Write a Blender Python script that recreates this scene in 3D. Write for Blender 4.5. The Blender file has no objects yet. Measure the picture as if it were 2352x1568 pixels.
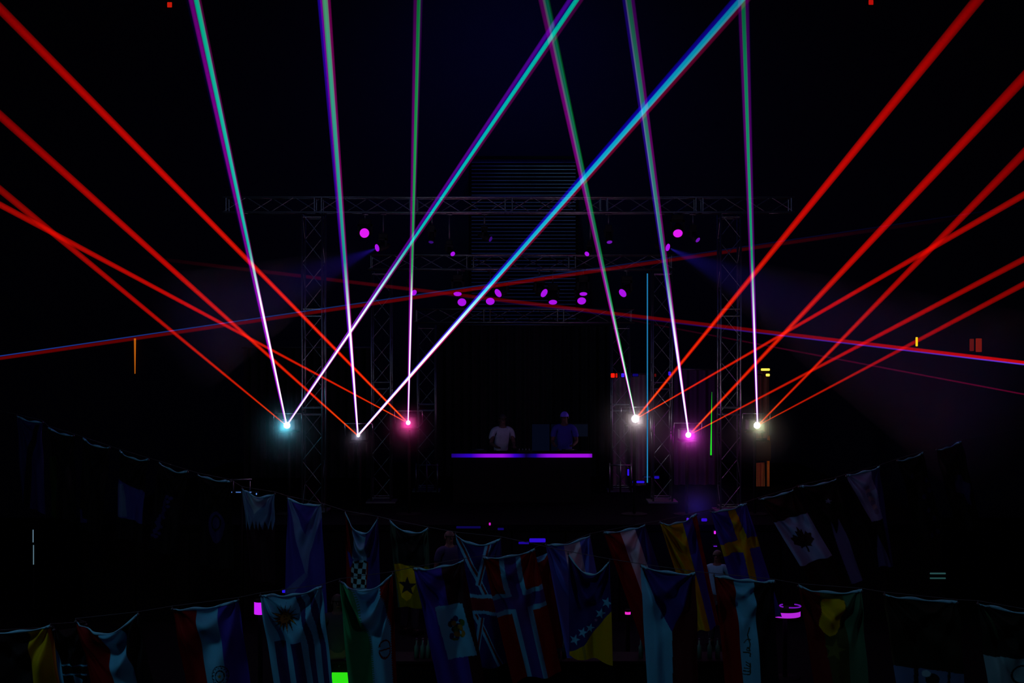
import bpy, math, random
import numpy as np
from mathutils import Vector, Matrix, Euler

# ------------------------------------------------------------------ camera, world, exposure
S = bpy.context.scene
COL = S.collection
F = 2352 * 50 / 36.0
CZ = 5.2
cam = bpy.data.cameras.new('camera'); cam.lens = 50; cam.sensor_width = 36; cam.clip_end = 200
camo = bpy.data.objects.new('camera', cam); COL.objects.link(camo)
camo.location = (0, 0, CZ); camo.rotation_euler = (math.pi / 2, 0, 0)
S.camera = camo
S.view_settings.view_transform = 'Standard'
S.view_settings.look = 'None'
S.view_settings.exposure = 0.0
S.view_settings.gamma = 1.0
S.view_settings.use_curve_mapping = False
S.cycles.transparent_max_bounces = 128
S.cycles.max_bounces = 3
S.cycles.volume_bounces = 0
S.cycles.use_denoising = True
W = bpy.data.worlds.new('night'); S.world = W; W.use_nodes = True
W.node_tree.nodes['Background'].inputs[0].default_value = (0.0, 0.0, 0.0, 1)
W.node_tree.nodes['Background'].inputs[1].default_value = 0.0


def P(px, py, Y):
    return Vector(((px - 1176) / F * Y, Y, CZ - (py - 784) / F * Y))


def lamp(name, kind, loc, color, energy, size=0.1, target=None, spot=None, blend=0.6):
    l = bpy.data.lights.new(name, kind); l.color = color; l.energy = energy
    if kind == 'AREA':
        l.shape = 'DISK'; l.size = size
    else:
        l.shadow_soft_size = size
    if kind == 'SPOT':
        l.spot_size = spot; l.spot_blend = blend
    o = bpy.data.objects.new(name, l); COL.objects.link(o); o.location = loc
    if target is not None:
        d = Vector(target) - Vector(loc)
        o.rotation_euler = d.to_track_quat('-Z', 'Y').to_euler()
    return o


# unseen lights added: cold on flags, blue on stage and wall, teal on shutter
lamp('flag_fill_light', 'AREA', (-7.5, 10.5, 8.0), (0.46, 0.74, 1.0), 84, 0.9, (0, 18, 2.6))
lamp('flag_fill_light', 'AREA', (7.5, 9.5, 9.0), (0.60, 0.74, 1.0), 30, 0.9, (3, 18, 2.6))
lamp('stage_fill_light', 'AREA', (0, 20, 12.5), (0.10, 0.10, 1.0), 30, 3.0, (0, 34, 5))
lamp('back_wall_fill_light', 'AREA', (0, 37.5, 15.5), (0.06, 0.06, 1.0), 60, 3.0, (0, 42, 6))  # added fill that lifts the back wall to a dim navy
lamp('truss_side_light', 'SPOT', (-11, 24, 9), (0.35, 0.5, 1.0), 80, 0.25, (-1, 30, 6.4), 0.8)
lamp('truss_side_light', 'SPOT', (11, 24, 9), (0.35, 0.4, 1.0), 65, 0.25, (1, 30, 6.4), 0.8)
lamp('shutter_fill_light', 'SPOT', tuple(P(1310, 215, 40.12)), (0.30, 0.85, 1.0), 45, 0.06, tuple(P(1240, 600, 40.4)), 1.5)  # unseen, placed to graze the slat lips from above
lamp('orange_work_light', 'SPOT', tuple(P(1775, 1010, 32.5)), (1.0, 0.42, 0.05), 9, 0.08, tuple(P(1748, 1100, 33.4)), 1.7)
lamp('curtain_fill_light', 'POINT', tuple(P(1452, 985, 31.0)), (0.9, 0.8, 0.9), 7, 0.1)  # unseen lights without fixtures, added to brighten the curtains
lamp('curtain_fill_light', 'POINT', tuple(P(1585, 1010, 31.2)), (0.8, 0.02, 0.75), 14, 0.1)
lamp('curtain_fill_light', 'POINT', tuple(P(1752, 930, 32.5)), (0.9, 0.55, 0.3), 0.7, 0.1)

# ------------------------------------------------------------------ helpers


def lin(c):
    out = []
    for v in c[:3]:
        v = v / 255.0
        out.append(v / 12.92 if v <= 0.04045 else ((v + 0.055) / 1.055) ** 2.4)
    return tuple(out)


def mat(name, color, rough=0.6, metal=0.0, bump=0.0, scale=20.0, spec=0.4, vary=0.15):
    m = bpy.data.materials.new(name); m.use_nodes = True
    nt = m.node_tree; b = nt.nodes['Principled BSDF']
    b.inputs['Roughness'].default_value = rough; b.inputs['Metallic'].default_value = metal
    b.inputs['Specular IOR Level'].default_value = spec
    tc = nt.nodes.new('ShaderNodeTexCoord'); n = nt.nodes.new('ShaderNodeTexNoise')
    n.inputs['Scale'].default_value = scale; n.inputs['Detail'].default_value = 4
    nt.links.new(tc.outputs['Object'], n.inputs['Vector'])
    mix = nt.nodes.new('ShaderNodeMix'); mix.data_type = 'RGBA'
    mix.inputs[6].default_value = (*[c * (1 - vary) for c in color], 1)
    mix.inputs[7].default_value = (*[min(1, c * (1 + vary)) for c in color], 1)
    nt.links.new(n.outputs['Fac'], mix.inputs[0]); nt.links.new(mix.outputs[2], b.inputs['Base Color'])
    if bump:
        bp = nt.nodes.new('ShaderNodeBump'); bp.inputs['Strength'].default_value = bump
        nt.links.new(n.outputs['Fac'], bp.inputs['Height']); nt.links.new(bp.outputs[0], b.inputs['Normal'])
    return m


def glow(name, rgb255, strength=1.0, sample=False):
    m = bpy.data.materials.new(name); m.use_nodes = True
    nt = m.node_tree; nt.nodes.clear()
    e = nt.nodes.new('ShaderNodeEmission'); e.inputs[0].default_value = (*lin(rgb255), 1); e.inputs[1].default_value = strength
    o = nt.nodes.new('ShaderNodeOutputMaterial'); nt.links.new(e.outputs[0], o.inputs[0])
    if not sample:
        m.cycles.emission_sampling = 'NONE'
    return m


M = {}
M['black'] = mat('black_paint', (0.003, 0.003, 0.004), 0.9, spec=0.08)
M['wall'] = mat('dark_wall', (0.012, 0.012, 0.030), 0.95, bump=0.2, scale=3)
M['floor'] = mat('dark_floor', (0.004, 0.004, 0.006), 1.0, bump=0.1, scale=5, spec=0.02)
M['deck'] = mat('stage_deck', (0.002, 0.002, 0.004), 1.0, bump=0.1, scale=8, spec=0.01)
M['alu'] = mat('aluminium', (0.16, 0.17, 0.19), 0.35, 0.9)
M['steel'] = mat('dull_steel', (0.10, 0.10, 0.12), 0.45, 0.7)
M['plastic'] = mat('black_plastic', (0.006, 0.006, 0.007), 0.6, spec=0.15)
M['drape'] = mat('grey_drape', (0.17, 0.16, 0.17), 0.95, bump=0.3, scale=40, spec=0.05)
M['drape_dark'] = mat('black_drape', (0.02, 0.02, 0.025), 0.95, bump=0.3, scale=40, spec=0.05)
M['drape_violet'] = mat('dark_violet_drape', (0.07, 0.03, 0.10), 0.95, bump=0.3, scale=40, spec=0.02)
M['orange_cloth'] = mat('orange_cloth', (0.75, 0.33, 0.06), 0.9, bump=0.2, scale=30, spec=0.05)
M['brown_cloth'] = mat('brown_cloth', (0.22, 0.10, 0.06), 0.9, bump=0.2, scale=30, spec=0.05)
M['rope'] = mat('cord', (0.05, 0.055, 0.07), 0.8)
M['slat'] = mat('shutter_slat_shaded', (0.010, 0.010, 0.018), 0.9, spec=0.03)  # slanting faces: shade put into the near-black colour
M['slat_lip_lit'] = mat('shutter_lip_lit', (0.45, 0.50, 0.50), 0.5, 0.3, vary=0.8, scale=1.2)  # pale colour stands in for light caught along the slat lips
M['skin'] = mat('skin', (0.075, 0.045, 0.04), 0.7, spec=0.1)
M['hair'] = mat('hair', (0.02, 0.015, 0.012), 0.7)
M['white_shirt'] = mat('white_shirt', (0.22, 0.25, 0.33), 0.9, spec=0.1)
M['blue_shirt'] = mat('blue_shirt', (0.03, 0.03, 0.24), 0.9, spec=0.1)
M['dark_cloth'] = mat('dark_cloth', (0.03, 0.03, 0.04), 0.9, spec=0.1)
M['pale_shirt'] = mat('pale_shirt', (0.10, 0.26, 0.38), 0.9, spec=0.05)
M['grey_shirt'] = mat('grey_shirt', (0.02, 0.02, 0.06), 0.9, spec=0.1)
M['cap'] = mat('violet_cap', (0.16, 0.10, 0.75), 0.8)
M['glass'] = mat('bottle_glass', (0.06, 0.15, 0.12), 0.3, spec=0.3)


class MB:
    def __init__(self):
        self.v = []; self.f = []

    def add(self, vs, fs):
        n = len(self.v); self.v += [tuple(x) for x in vs]
        self.f += [tuple(i + n for i in f) for f in fs]
        return self

    def box(self, c, s, rot=None):
        c = Vector(c); h = Vector(s) / 2
        vs = [Vector((x * h.x, y * h.y, z * h.z)) for x in (-1, 1) for y in (-1, 1) for z in (-1, 1)]
        if rot is not None:
            vs = [rot @ v for v in vs]
        return self.add([c + v for v in vs], [(0, 1, 3, 2), (4, 6, 7, 5), (0, 4, 5, 1), (2, 3, 7, 6), (0, 2, 6, 4), (1, 5, 7, 3)])

    def tube(self, a, b, r, n=6, r2=None, cap=True):
        a = Vector(a); b = Vector(b); r2 = r if r2 is None else r2
        d = (b - a)
        if d.length < 1e-6:
            return self
        q = d.to_track_quat('Z', 'Y')
        vs = []
        for p, rr in ((a, r), (b, r2)):
            for k in range(n):
                t = 2 * math.pi * k / n
                vs.append(p + q @ Vector((math.cos(t) * rr, math.sin(t) * rr, 0)))
        fs = [(k, (k + 1) % n, n + (k + 1) % n, n + k) for k in range(n)]
        if cap:
            fs += [tuple(reversed(range(n))), tuple(range(n, 2 * n))]
        return self.add(vs, fs)

    def lathe(self, o, axis, prof, n=20):
        """prof: list of (distance along axis, radius)"""
        o = Vector(o); q = Vector(axis).to_track_quat('Z', 'Y')
        vs = []; fs = []
        for z, r in prof:
            for k in range(n):
                t = 2 * math.pi * k / n
                vs.append(o + q @ Vector((math.cos(t) * r, math.sin(t) * r, z)))
        for i in range(len(prof) - 1):
            for k in range(n):
                fs.append((i * n + k, i * n + (k + 1) % n, (i + 1) * n + (k + 1) % n, (i + 1) * n + k))
        fs += [tuple(reversed(range(n))), tuple(range((len(prof) - 1) * n, len(prof) * n))]
        return self.add(vs, fs)

    def prism(self, pts, y0, y1):
        """pts: world (x, z) outline, extruded in y"""
        n = len(pts)
        vs = [(x, y0, z) for x, z in pts] + [(x, y1, z) for x, z in pts]
        fs = [tuple(range(n)), tuple(reversed(range(n, 2 * n)))] + [(k, n + k, n + (k + 1) % n, (k + 1) % n) for k in range(n)]
        return self.add(vs, fs)

    def build(self, name, m, parent=None, smooth=False, bevel=0.0):
        me = bpy.data.meshes.new(name)
        me.from_pydata(self.v, [], self.f); me.update()
        if smooth:
            me.polygons.foreach_set('use_smooth', [True] * len(me.polygons))
        me.materials.append(m)
        o = bpy.data.objects.new(name, me); COL.objects.link(o)
        if parent is not None:
            o.parent = parent
            o.matrix_parent_inverse = Matrix.Translation(parent.location).inverted()
        if bevel:
            b = o.modifiers.new('bevel', 'BEVEL'); b.width = bevel; b.segments = 2; b.limit_method = 'ANGLE'
        return o


def tag(o, label, cat, group=None, kind=None):
    if label: o['label'] = label
    if cat: o['category'] = cat
    if group: o['group'] = group
    if kind: o['kind'] = kind
    return o


def thing(name, label, cat, loc, group=None):
    o = bpy.data.objects.new(name, None); COL.objects.link(o)
    o.location = loc; o.empty_display_size = 0.1
    return tag(o, label, cat, group)


def struct(o):
    o['kind'] = 'structure'
    return o


# ------------------------------------------------------------------ the hall
HX, HB, HC = 18.0, 42.0, 17.0
struct(MB().box((0, 19, -0.1), (2 * HX, 46, 0.2)).build('floor', M['floor']))
struct(MB().box((0, 19, HC + 0.1), (2 * HX, 46, 0.2)).build('ceiling', M['wall']))
w = MB()
w.box((0, HB + 0.1, HC / 2), (2 * HX, 0.2, HC))
struct(w.build('wall_back', M['wall']))
struct(MB().box((-HX - 0.1, 19, HC / 2), (0.2, 46, HC)).build('wall_left', M['wall']))
struct(MB().box((HX + 0.1, 19, HC / 2), (0.2, 46, HC)).build('wall_right', M['wall']))
struct(MB().box((0, -4.1, HC / 2), (2 * HX, 0.2, HC)).build('wall_front', M['wall']))

DZ = 1.8           # stage deck height
SF = 26.4          # stage front
t = thing('stage', 'wide black stage platform under the truss towers', 'stage', (0, 32, 0))
MB().box((0, 33.2, DZ - 0.06), (16, 13.6, 0.12)).build('deck', M['deck'], t)
fas = MB()
for i in range(16):
    fas.box((-7.5 + i, SF + 0.05, (DZ - 0.12) / 2), (0.97, 0.04, DZ - 0.14))
fas.build('front_panel', M['black'], t)
for i in range(9):
    for y in (27, 33, 39):
        MB().box((-7.8 + i * 1.95, y, (DZ - 0.12) / 2), (0.08, 0.08, DZ - 0.12)).build('leg', M['steel'], t)

# slatted shutter on the back wall behind the stage
YS = 40.5
t = thing('slatted_shutter', 'tall dark slatted metal shutter behind the middle of the trusses', 'shutter', tuple(P(1202, 1000, YS)))
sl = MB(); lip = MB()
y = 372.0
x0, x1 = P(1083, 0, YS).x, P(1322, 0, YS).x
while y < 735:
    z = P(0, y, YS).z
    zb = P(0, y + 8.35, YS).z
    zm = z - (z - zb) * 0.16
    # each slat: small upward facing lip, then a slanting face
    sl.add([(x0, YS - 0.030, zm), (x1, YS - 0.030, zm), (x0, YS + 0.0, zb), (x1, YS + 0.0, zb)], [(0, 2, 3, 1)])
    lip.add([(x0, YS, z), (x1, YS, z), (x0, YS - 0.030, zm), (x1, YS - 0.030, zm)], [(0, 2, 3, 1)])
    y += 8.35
sl.build('slat_panel_shaded', M['slat'], t)
lip.build('slat_edge_lit', M['slat_lip_lit'], t)
fr = MB()
zt, zb = P(0, 365, YS).z, P(0, 740, YS).z
for x in (x0 - 0.04, x1 + 0.04):
    fr.box((x, YS + 0.02, (zt + zb) / 2), (0.08, 0.14, zt - zb))
fr.box(((x0 + x1) / 2, YS + 0.02, zt + 0.04), (x1 - x0 + 0.16, 0.14, 0.08))
fr.box(((x0 + x1) / 2, YS + 0.02, zb - 0.04), (x1 - x0 + 0.16, 0.14, 0.08))
for x in (x0 - 0.04, x1 + 0.04):
    fr.box((x, YS + 0.8, zt - 0.3), (0.08, 1.42, 0.08)); fr.box((x, YS + 0.8, zb + 0.3), (0.08, 1.42, 0.08))
fr.build('frame', M['black'], t)

# ------------------------------------------------------------------ trusses


def truss(name, a, b, w, label, cat, group, vertical):
    """box truss between points a and b, square section w; parts: chord x4, lacing, coupler"""
    a = Vector(a); b = Vector(b); d = (b - a).normalized(); L = (b - a).length
    if vertical:
        u, v = Vector((1, 0, 0)), Vector((0, 1, 0))
    else:
        u, v = Vector((0, 0, 1)), Vector((0, 1, 0))
    root = thing(name, label, cat, tuple(a), group)
    h = w / 2 - 0.02
    cs = [(-h, -h), (h, -h), (h, h), (-h, h)]
    for cx, cy in cs:
        o = u * cx + v * cy
        MB().tube(a + o, b + o, 0.021, 8).build('chord', M['alu'], root, True)
    lac = MB()
    nsec = max(1, round(L / 2.0)); sec = L / nsec
    step = 0.5; k = max(1, round(sec / step)); st = sec / k
    for s in range(nsec):
        for i in range(k):
            p0 = a + d * (s * sec + i * st); p1 = a + d * (s * sec + (i + 1) * st)
            for j in range(4):
                c0, c1 = cs[j], cs[(j + 1) % 4]
                if (i + j) % 2:
                    c0, c1 = c1, c0
                lac.tube(p0 + u * c0[0] + v * c0[1], p1 + u * c1[0] + v * c1[1], 0.009, 5, cap=False)
    for s in range(nsec + 1):
        for off in (-0.07, 0.07):
            q = s * sec + off
            if q < 0 or q > L: continue
            p = a + d * q; cp = MB()
            for j in range(4):
                c0, c1 = cs[j], cs[(j + 1) % 4]
                cp.tube(p + u * c0[0] + v * c0[1], p + u * c1[0] + v * c1[1], 0.013, 6, cap=False)
            cp.build('coupler', M['alu'], root, True)
    lac.build('lacing', M['alu'], root, True)
    return root


def tower(px, Y, ytop, label):
    x = P(px, 0, Y).x
    zt = P(0, ytop, Y).z
    r = truss('truss_tower', (x, Y, DZ + 0.03), (x, Y, zt), 0.44, label, 'truss tower', 'upright truss towers on the stage', True)
    MB().box((x, Y, DZ + 0.015), (0.62, 0.62, 0.03)).build('base_plate', M['steel'], r)
    return r


YO, YM, YI = 28.6, 30.2, 32.4
tower(720, YO, 492, 'outer truss tower standing next to the cyan glowing laser')
tower(1675, YO, 492, 'outer truss tower standing next to the yellowish white laser')
tower(877, YM, 622, 'middle truss tower behind the pink laser and its small bluish neighbour')
tower(1520, YM, 622, 'middle truss tower beside the tall cyan light tube')
tower(980, YI, 747, 'inner truss tower with a plus-shaped foot frame, nearer the person in a white shirt')
tower(1425, YI, 747, 'inner truss tower with red and blue pilot lights, behind the brightest white laser')


def hbar(xa, xb, ytop, Y, label):
    w = 0.34
    z = P(0, ytop, Y).z - w / 2
    truss('horizontal_truss', (P(xa, 0, Y).x, Y, z), (P(xb, 0, Y).x, Y, z), w, label, 'truss', 'crosswise lighting trusses', False)
    return z - w / 2


zO = hbar(515, 1822, 452, YO, 'topmost and longest horizontal lighting truss above the stage')
zM = hbar(846, 1548, 584, YM, 'middle horizontal truss, in front of the slatted shutter')
zI = hbar(950, 1456, 708, YI, 'lowest and shortest horizontal truss, over the dark stage opening')

# cross-shaped frames at the feet of the inner towers
for px, lab in ((980, 'low crossbar frame at the foot of the inner tower beside the pink laser'), (1425, 'low crossbar frame at the foot of the inner tower with pilot lights')):
    Y = YI - 0.6
    x = P(px, 0, Y).x
    f = MB()
    zt = P(0, 1068, Y).z
    for dx in (-0.24, 0.24):
        f.tube((x + dx, Y, DZ), (x + dx, Y, zt + 0.05), 0.018, 8)
    f.tube((x - 0.26, Y, zt), (x + 0.26, Y, zt), 0.018, 8)
    f.tube((x, Y, DZ), (x, Y, zt + 0.10), 0.02, 8)
    tag(f.build('barrier_frame', M['alu'], None, True), lab, 'frame', 'low tube frames')

# thin vertical wires/poles seen as broken lines by the outer towers
for px, lab in ((748, 'slim vertical pole beside the outer tower near the cyan laser'),):
    x = P(px, 0, 28.2).x
    tag(MB().tube((x, 28.2, DZ), (x, 28.2, P(0, 500, 28.2).z), 0.014, 8).build('pole', M['alu'], None, True), lab, 'pole')

# ------------------------------------------------------------------ curtains behind the stage


def curtain(px0, px1, py0, py1, Y, m, label, amp=0.06, wl=0.22, seed=0):
    rnd = random.Random(seed)
    a = P(px0, py0, Y); b = P(px1, py1, Y)
    nx = max(24, int((b.x - a.x) / 0.02)); nz = 12
    vs = []; fs = []
    ph = [rnd.uniform(0, 6.28) for _ in range(3)]
    for j in range(nz + 1):
        for i in range(nx + 1):
            x = a.x + (b.x - a.x) * i / nx
            z = a.z + (b.z - a.z) * j / nz
            dy = amp * (math.sin(2 * math.pi * x / wl + ph[0]) + 0.5 * math.sin(2 * math.pi * x / (wl * 2.7) + ph[1] + z * 0.3))
            vs.append((x, Y + dy, z))
    for j in range(nz):
        for i in range(nx):
            k = j * (nx + 1) + i
            fs.append((k, k + 1, k + nx + 2, k + nx + 1))
    root = thing('stage_curtain', label, 'curtain', ((a.x + b.x) / 2, Y, b.z), 'curtains at the back of the stage')
    MB().add(vs, fs).build('cloth', m, root, True)
    MB().tube((a.x - 0.05, Y, a.z + 0.02), (b.x + 0.05, Y, a.z + 0.02), 0.025, 8).build('rail', M['steel'], root, True)
    return root


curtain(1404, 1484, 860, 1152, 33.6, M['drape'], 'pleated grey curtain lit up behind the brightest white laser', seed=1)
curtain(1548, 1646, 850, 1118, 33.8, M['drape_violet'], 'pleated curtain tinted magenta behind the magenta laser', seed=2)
curtain(560, 850, 800, 1130, 35.5, M['drape_dark'], 'black curtain between the outer and middle tower beside the cyan laser', seed=3)
curtain(1004, 1400, 748, 1128, 35.8, M['drape_dark'], 'wide black curtain across the opening behind the two performers', seed=4)

# ------------------------------------------------------------------ lasers


def light_fixture(o):
    return o


def haze_ball(name, c, r, dens, sx=1.0, sz=1.0, color=(1, 1, 1)):
    """a puff of stage haze: scattering only, lit by the real lights inside it"""
    import bmesh
    me = bpy.data.meshes.new(name); bm = bmesh.new()
    bmesh.ops.create_icosphere(bm, subdivisions=3, radius=1.0); bm.to_mesh(me); bm.free()
    o = bpy.data.objects.new(name, me); COL.objects.link(o); o.location = c; o.scale = (r * sx, r, r * sz)
    m = bpy.data.materials.new(name); m.use_nodes = True; nt = m.node_tree; nt.nodes.clear()
    out = nt.nodes.new('ShaderNodeOutputMaterial'); sc = nt.nodes.new('ShaderNodeVolumeScatter')
    sc.inputs['Color'].default_value = (*color, 1)
    tc = nt.nodes.new('ShaderNodeTexCoord'); gr = nt.nodes.new('ShaderNodeTexGradient'); gr.gradient_type = 'SPHERICAL'
    mu = nt.nodes.new('ShaderNodeMath'); mu.operation = 'MULTIPLY'; mu.inputs[1].default_value = dens
    nt.links.new(tc.outputs['Object'], gr.inputs[0])
    pq = nt.nodes.new('ShaderNodeMath'); pq.operation = 'POWER'; pq.inputs[1].default_value = 2.6
    nt.links.new(gr.outputs['Fac'], pq.inputs[0]); nt.links.new(pq.outputs[0], mu.inputs[0])
    nt.links.new(mu.outputs[0], sc.inputs['Density']); nt.links.new(sc.outputs[0], out.inputs['Volume'])
    m.cycles.volume_sampling = 'EQUIANGULAR'
    me.materials.append(m)
    o['kind'] = 'stuff'
    return o


YL = 27.6
LASERS = [
    # px, py, light colour, energy, lens radius, haze radius, label
    (658, 977, (0.05, 0.62, 0.85), 12.0, 0.060, 1.05, (170, 250, 255), 'laser projector with a cyan glow, beside the outer truss tower'),
    (822, 1000, (0.35, 0.55, 0.8), 1.1, 0.032, 0.6, (255, 235, 240), 'small faint laser projector between the cyan and the pink ones'),
    (937, 971, (1.0, 0.02, 0.33), 11.0, 0.042, 0.75, (255, 150, 220), 'laser projector with a hot pink glow'),
    (1460, 962, (1.0, 0.85, 0.88), 11.0, 0.070, 1.15, (255, 250, 245), 'brightest laser projector, white, in front of the lit grey curtain'),
    (1582, 999, (0.85, 0.01, 0.75), 17.0, 0.050, 0.95, (255, 200, 255), 'laser projector with a magenta glow, beside the green tube'),
    (1740, 977, (0.75, 0.9, 0.45), 6.0, 0.060, 1.0, (255, 255, 225), 'laser projector with a yellowish white glow, near the orange cloth'),
]
lens_pos = []
for i, (px, py, lc, en, lr, hr, lensc, lab) in enumerate(LASERS):
    c = P(px, py, YL)
    root = thing('laser_projector', lab, 'laser projector', (c.x, YL + 0.25, c.z - 0.2), 'laser projectors along the stage front')
    MB().box((c.x, YL + 0.32, c.z), (0.30, 0.44, 0.20)).build('housing', M['plastic'], root, False, 0.012)
    zt = P(0, py - 27, YL).z
    hd = MB()
    hd.tube((c.x - 0.27, YL + 0.1, zt), (c.x + 0.27, YL + 0.1, zt), 0.008, 8)
    for s in (-1, 1):
        hd.tube((c.x + s * 0.27, YL + 0.1, zt), (c.x + s * 0.27, YL + 0.25, c.z - 0.02), 0.008, 8)
    hd.build('bracket', M['alu'], root, True)
    ar_ = MB().lathe((c.x, YL + 0.10, c.z), (0, -1, 0), [(0, lr * 1.3), (0.02, lr * 1.3), (0.03, lr * 1.15)], 20).build('aperture_ring', M['steel'], root, True)
    g = glow('laser_lens_glow', lensc, 14.0 if lr > 0.045 else 7.0)
    MB().lathe((c.x, YL + 0.07, c.z), (0, -1, 0), [(0, lr), (lr * 0.35, lr * 0.9), (lr * 0.6, lr * 0.6), (lr * 0.75, lr * 0.2)], 20).build('lens', g, ar_, True)
    # stand
    st = thing('laser_stand', 'slim black stand carrying the ' + ['cyan', 'small faint', 'hot pink', 'brightest white', 'magenta', 'yellowish white'][i] + ' laser projector', 'stand', (c.x, YL + 0.3, DZ), 'laser stands')
    MB().tube((c.x, YL + 0.32, DZ + 0.03), (c.x, YL + 0.32, c.z - 0.145), 0.03, 10).build('pole', M['black'], st, True)
    MB().box((c.x, YL + 0.32, c.z - 0.142), (0.36, 0.34, 0.02)).build('top_plate', M['black'], st)
    MB().lathe((c.x, YL + 0.32, DZ), (0, 0, 1), [(0, 0.26), (0.02, 0.26), (0.03, 0.22)], 24).build('base', M['black'], st)
    lamp('laser_glow_light', 'POINT', (c.x, YL - 0.14 - lr, c.z), lc, en, 0.03)
    haze_ball('haze', (c.x, YL - 0.1, c.z - 0.12), hr, 0.16)
    haze_ball('haze', (c.x, YL - 0.12, c.z - 0.03), 0.22 if i == 1 else 0.42, (0.9, 0.9, 0.8, 0.5, 0.6, 0.9)[i])  # denser puff added to imitate glare bloom around the lens
    lens_pos.append((px, py))

# ------------------------------------------------------------------ laser beams
BEAMMAT = {}


def beam_mat(stops, k=1.0, p=1.6, near=4.0):
    key = (tuple(stops), k, p, near)
    if key in BEAMMAT: return BEAMMAT[key]
    m = bpy.data.materials.new('beam_light'); m.use_nodes = True; nt = m.node_tree; nt.nodes.clear()
    out = nt.nodes.new('ShaderNodeOutputMaterial'); add = nt.nodes.new('ShaderNodeAddShader')
    em = nt.nodes.new('ShaderNodeEmission'); tr = nt.nodes.new('ShaderNodeBsdfTransparent')
    at = nt.nodes.new('ShaderNodeAttribute'); at.attribute_name = 'along'
    rp = nt.nodes.new('ShaderNodeValToRGB')
    nt.links.new(at.outputs['Fac'], rp.inputs[0])
    el = rp.color_ramp.elements
    while len(el) < len(stops): el.new(0.5)
    for e, (s, c) in zip(el, stops):
        e.position = s
    for e, (s, c) in zip(el, stops):
        e.color = (*lin(c), 1)
    # thickness of the lit air crossed at this point: cosine of the facing angle; only the entry side emits
    ge = nt.nodes.new('ShaderNodeNewGeometry')
    dt = nt.nodes.new('ShaderNodeVectorMath'); dt.operation = 'DOT_PRODUCT'
    nt.links.new(ge.outputs['Normal'], dt.inputs[0]); nt.links.new(ge.outputs['Incoming'], dt.inputs[1])
    ab = nt.nodes.new('ShaderNodeMath'); ab.operation = 'ABSOLUTE'; nt.links.new(dt.outputs['Value'], ab.inputs[0])
    pw = nt.nodes.new('ShaderNodeMath'); pw.operation = 'POWER'; pw.inputs[1].default_value = p
    nt.links.new(ab.outputs[0], pw.inputs[0])
    ms_ = nt.nodes.new('ShaderNodeMapRange'); ms_.inputs[1].default_value = 0.0; ms_.inputs[2].default_value = 0.4
    ms_.inputs[3].default_value = k * near * 0.5; ms_.inputs[4].default_value = k * 0.5
    nt.links.new(at.outputs['Fac'], ms_.inputs[0])
    ml = nt.nodes.new('ShaderNodeMath'); ml.operation = 'MULTIPLY'
    nt.links.new(ms_.outputs[0], ml.inputs[1])
    nt.links.new(pw.outputs[0], ml.inputs[0])
    nt.links.new(rp.outputs[0], em.inputs[0]); nt.links.new(ml.outputs[0], em.inputs[1])
    nt.links.new(em.outputs[0], add.inputs[0]); nt.links.new(tr.outputs[0], add.inputs[1])
    nt.links.new(add.outputs[0], out.inputs[0])
    m.cycles.emission_sampling = 'NONE'
    BEAMMAT[key] = m
    return m


def strand(root, A, B, Za, Zb, off, w, stops, w0=0.14, k=1.35, s0=0.0, s1=1.35, n=28, p=1.6, near=4.0):
    """A,B: pixels of start and frame edge; off and w are the sideways shift and width (pixels at the frame edge)"""
    ax, ay = A; bx, by = B
    dx, dy = bx - ax, by - ay; L = math.hypot(dx, dy)
    nx, ny = -dy / L, dx / L          # sideways direction in the picture plane
    if nx < 0: nx, ny = -nx, -ny
    side = Vector((nx, 0, -ny))
    pts = []
    for i in range(n + 1):
        s = s0 + (s1 - s0) * i / n
        iz = 1 / Za + s * (1 / Zb - 1 / Za); Z = 1 / iz
        g = w0 + (1 - w0) * s
        c = P(ax + dx * s, ay + dy * s, Z) + side * (off * g * Z / F)
        pts.append((c, max(0.001, w * g / 2 * Z / F), s))
    d = (pts[-1][0] - pts[0][0]).normalized(); q = d.to_track_quat('Z', 'Y')
    N = 24; vs = []; fs = []; al = []
    for c, r, s in pts:
        for k2 in range(N):
            t = 2 * math.pi * k2 / N
            vs.append(c + q @ Vector((math.cos(t) * r, math.sin(t) * r, 0))); al.append(min(1.0, max(0, s)))
    for i in range(n):
        for k2 in range(N):
            fs.append((i * N + k2, i * N + (k2 + 1) % N, (i + 1) * N + (k2 + 1) % N, (i + 1) * N + k2))
    o = MB().add(vs, fs).build('light_strand', beam_mat(stops, k, p, near), root, True)
    a = o.data.attributes.new('along', 'FLOAT', 'POINT'); a.data.foreach_set('value', al)
    o.visible_shadow = True
    return o


def beam(A, B, Za, Zb, strands, label, cat='laser beam', group='laser beams', **kw):
    c = P(A[0], A[1], Za)
    root = thing('laser_beam', label, cat, tuple(c), group)
    for off, w, stops in strands:
        k2 = dict(kw)
        if stops[0][1] == WH:      # the bright inner thread of a beam
            k2.update(k=2.3, near=4.5, w0=0.22, p=1.25)
        strand(root, A, B, Za, Zb, off, w, stops, **k2)
    return root


L1, L2, L3, L4, L5, L6 = lens_pos
Z0 = YL - 0.05
WH = (255, 245, 255)


def core(s1, mid, end, s0=0.12):
    """white close to the projector, then coloured, dimmer at the end"""
    return ((0.0, WH), (s0, WH), (s1, mid), (1.0, end))


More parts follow.
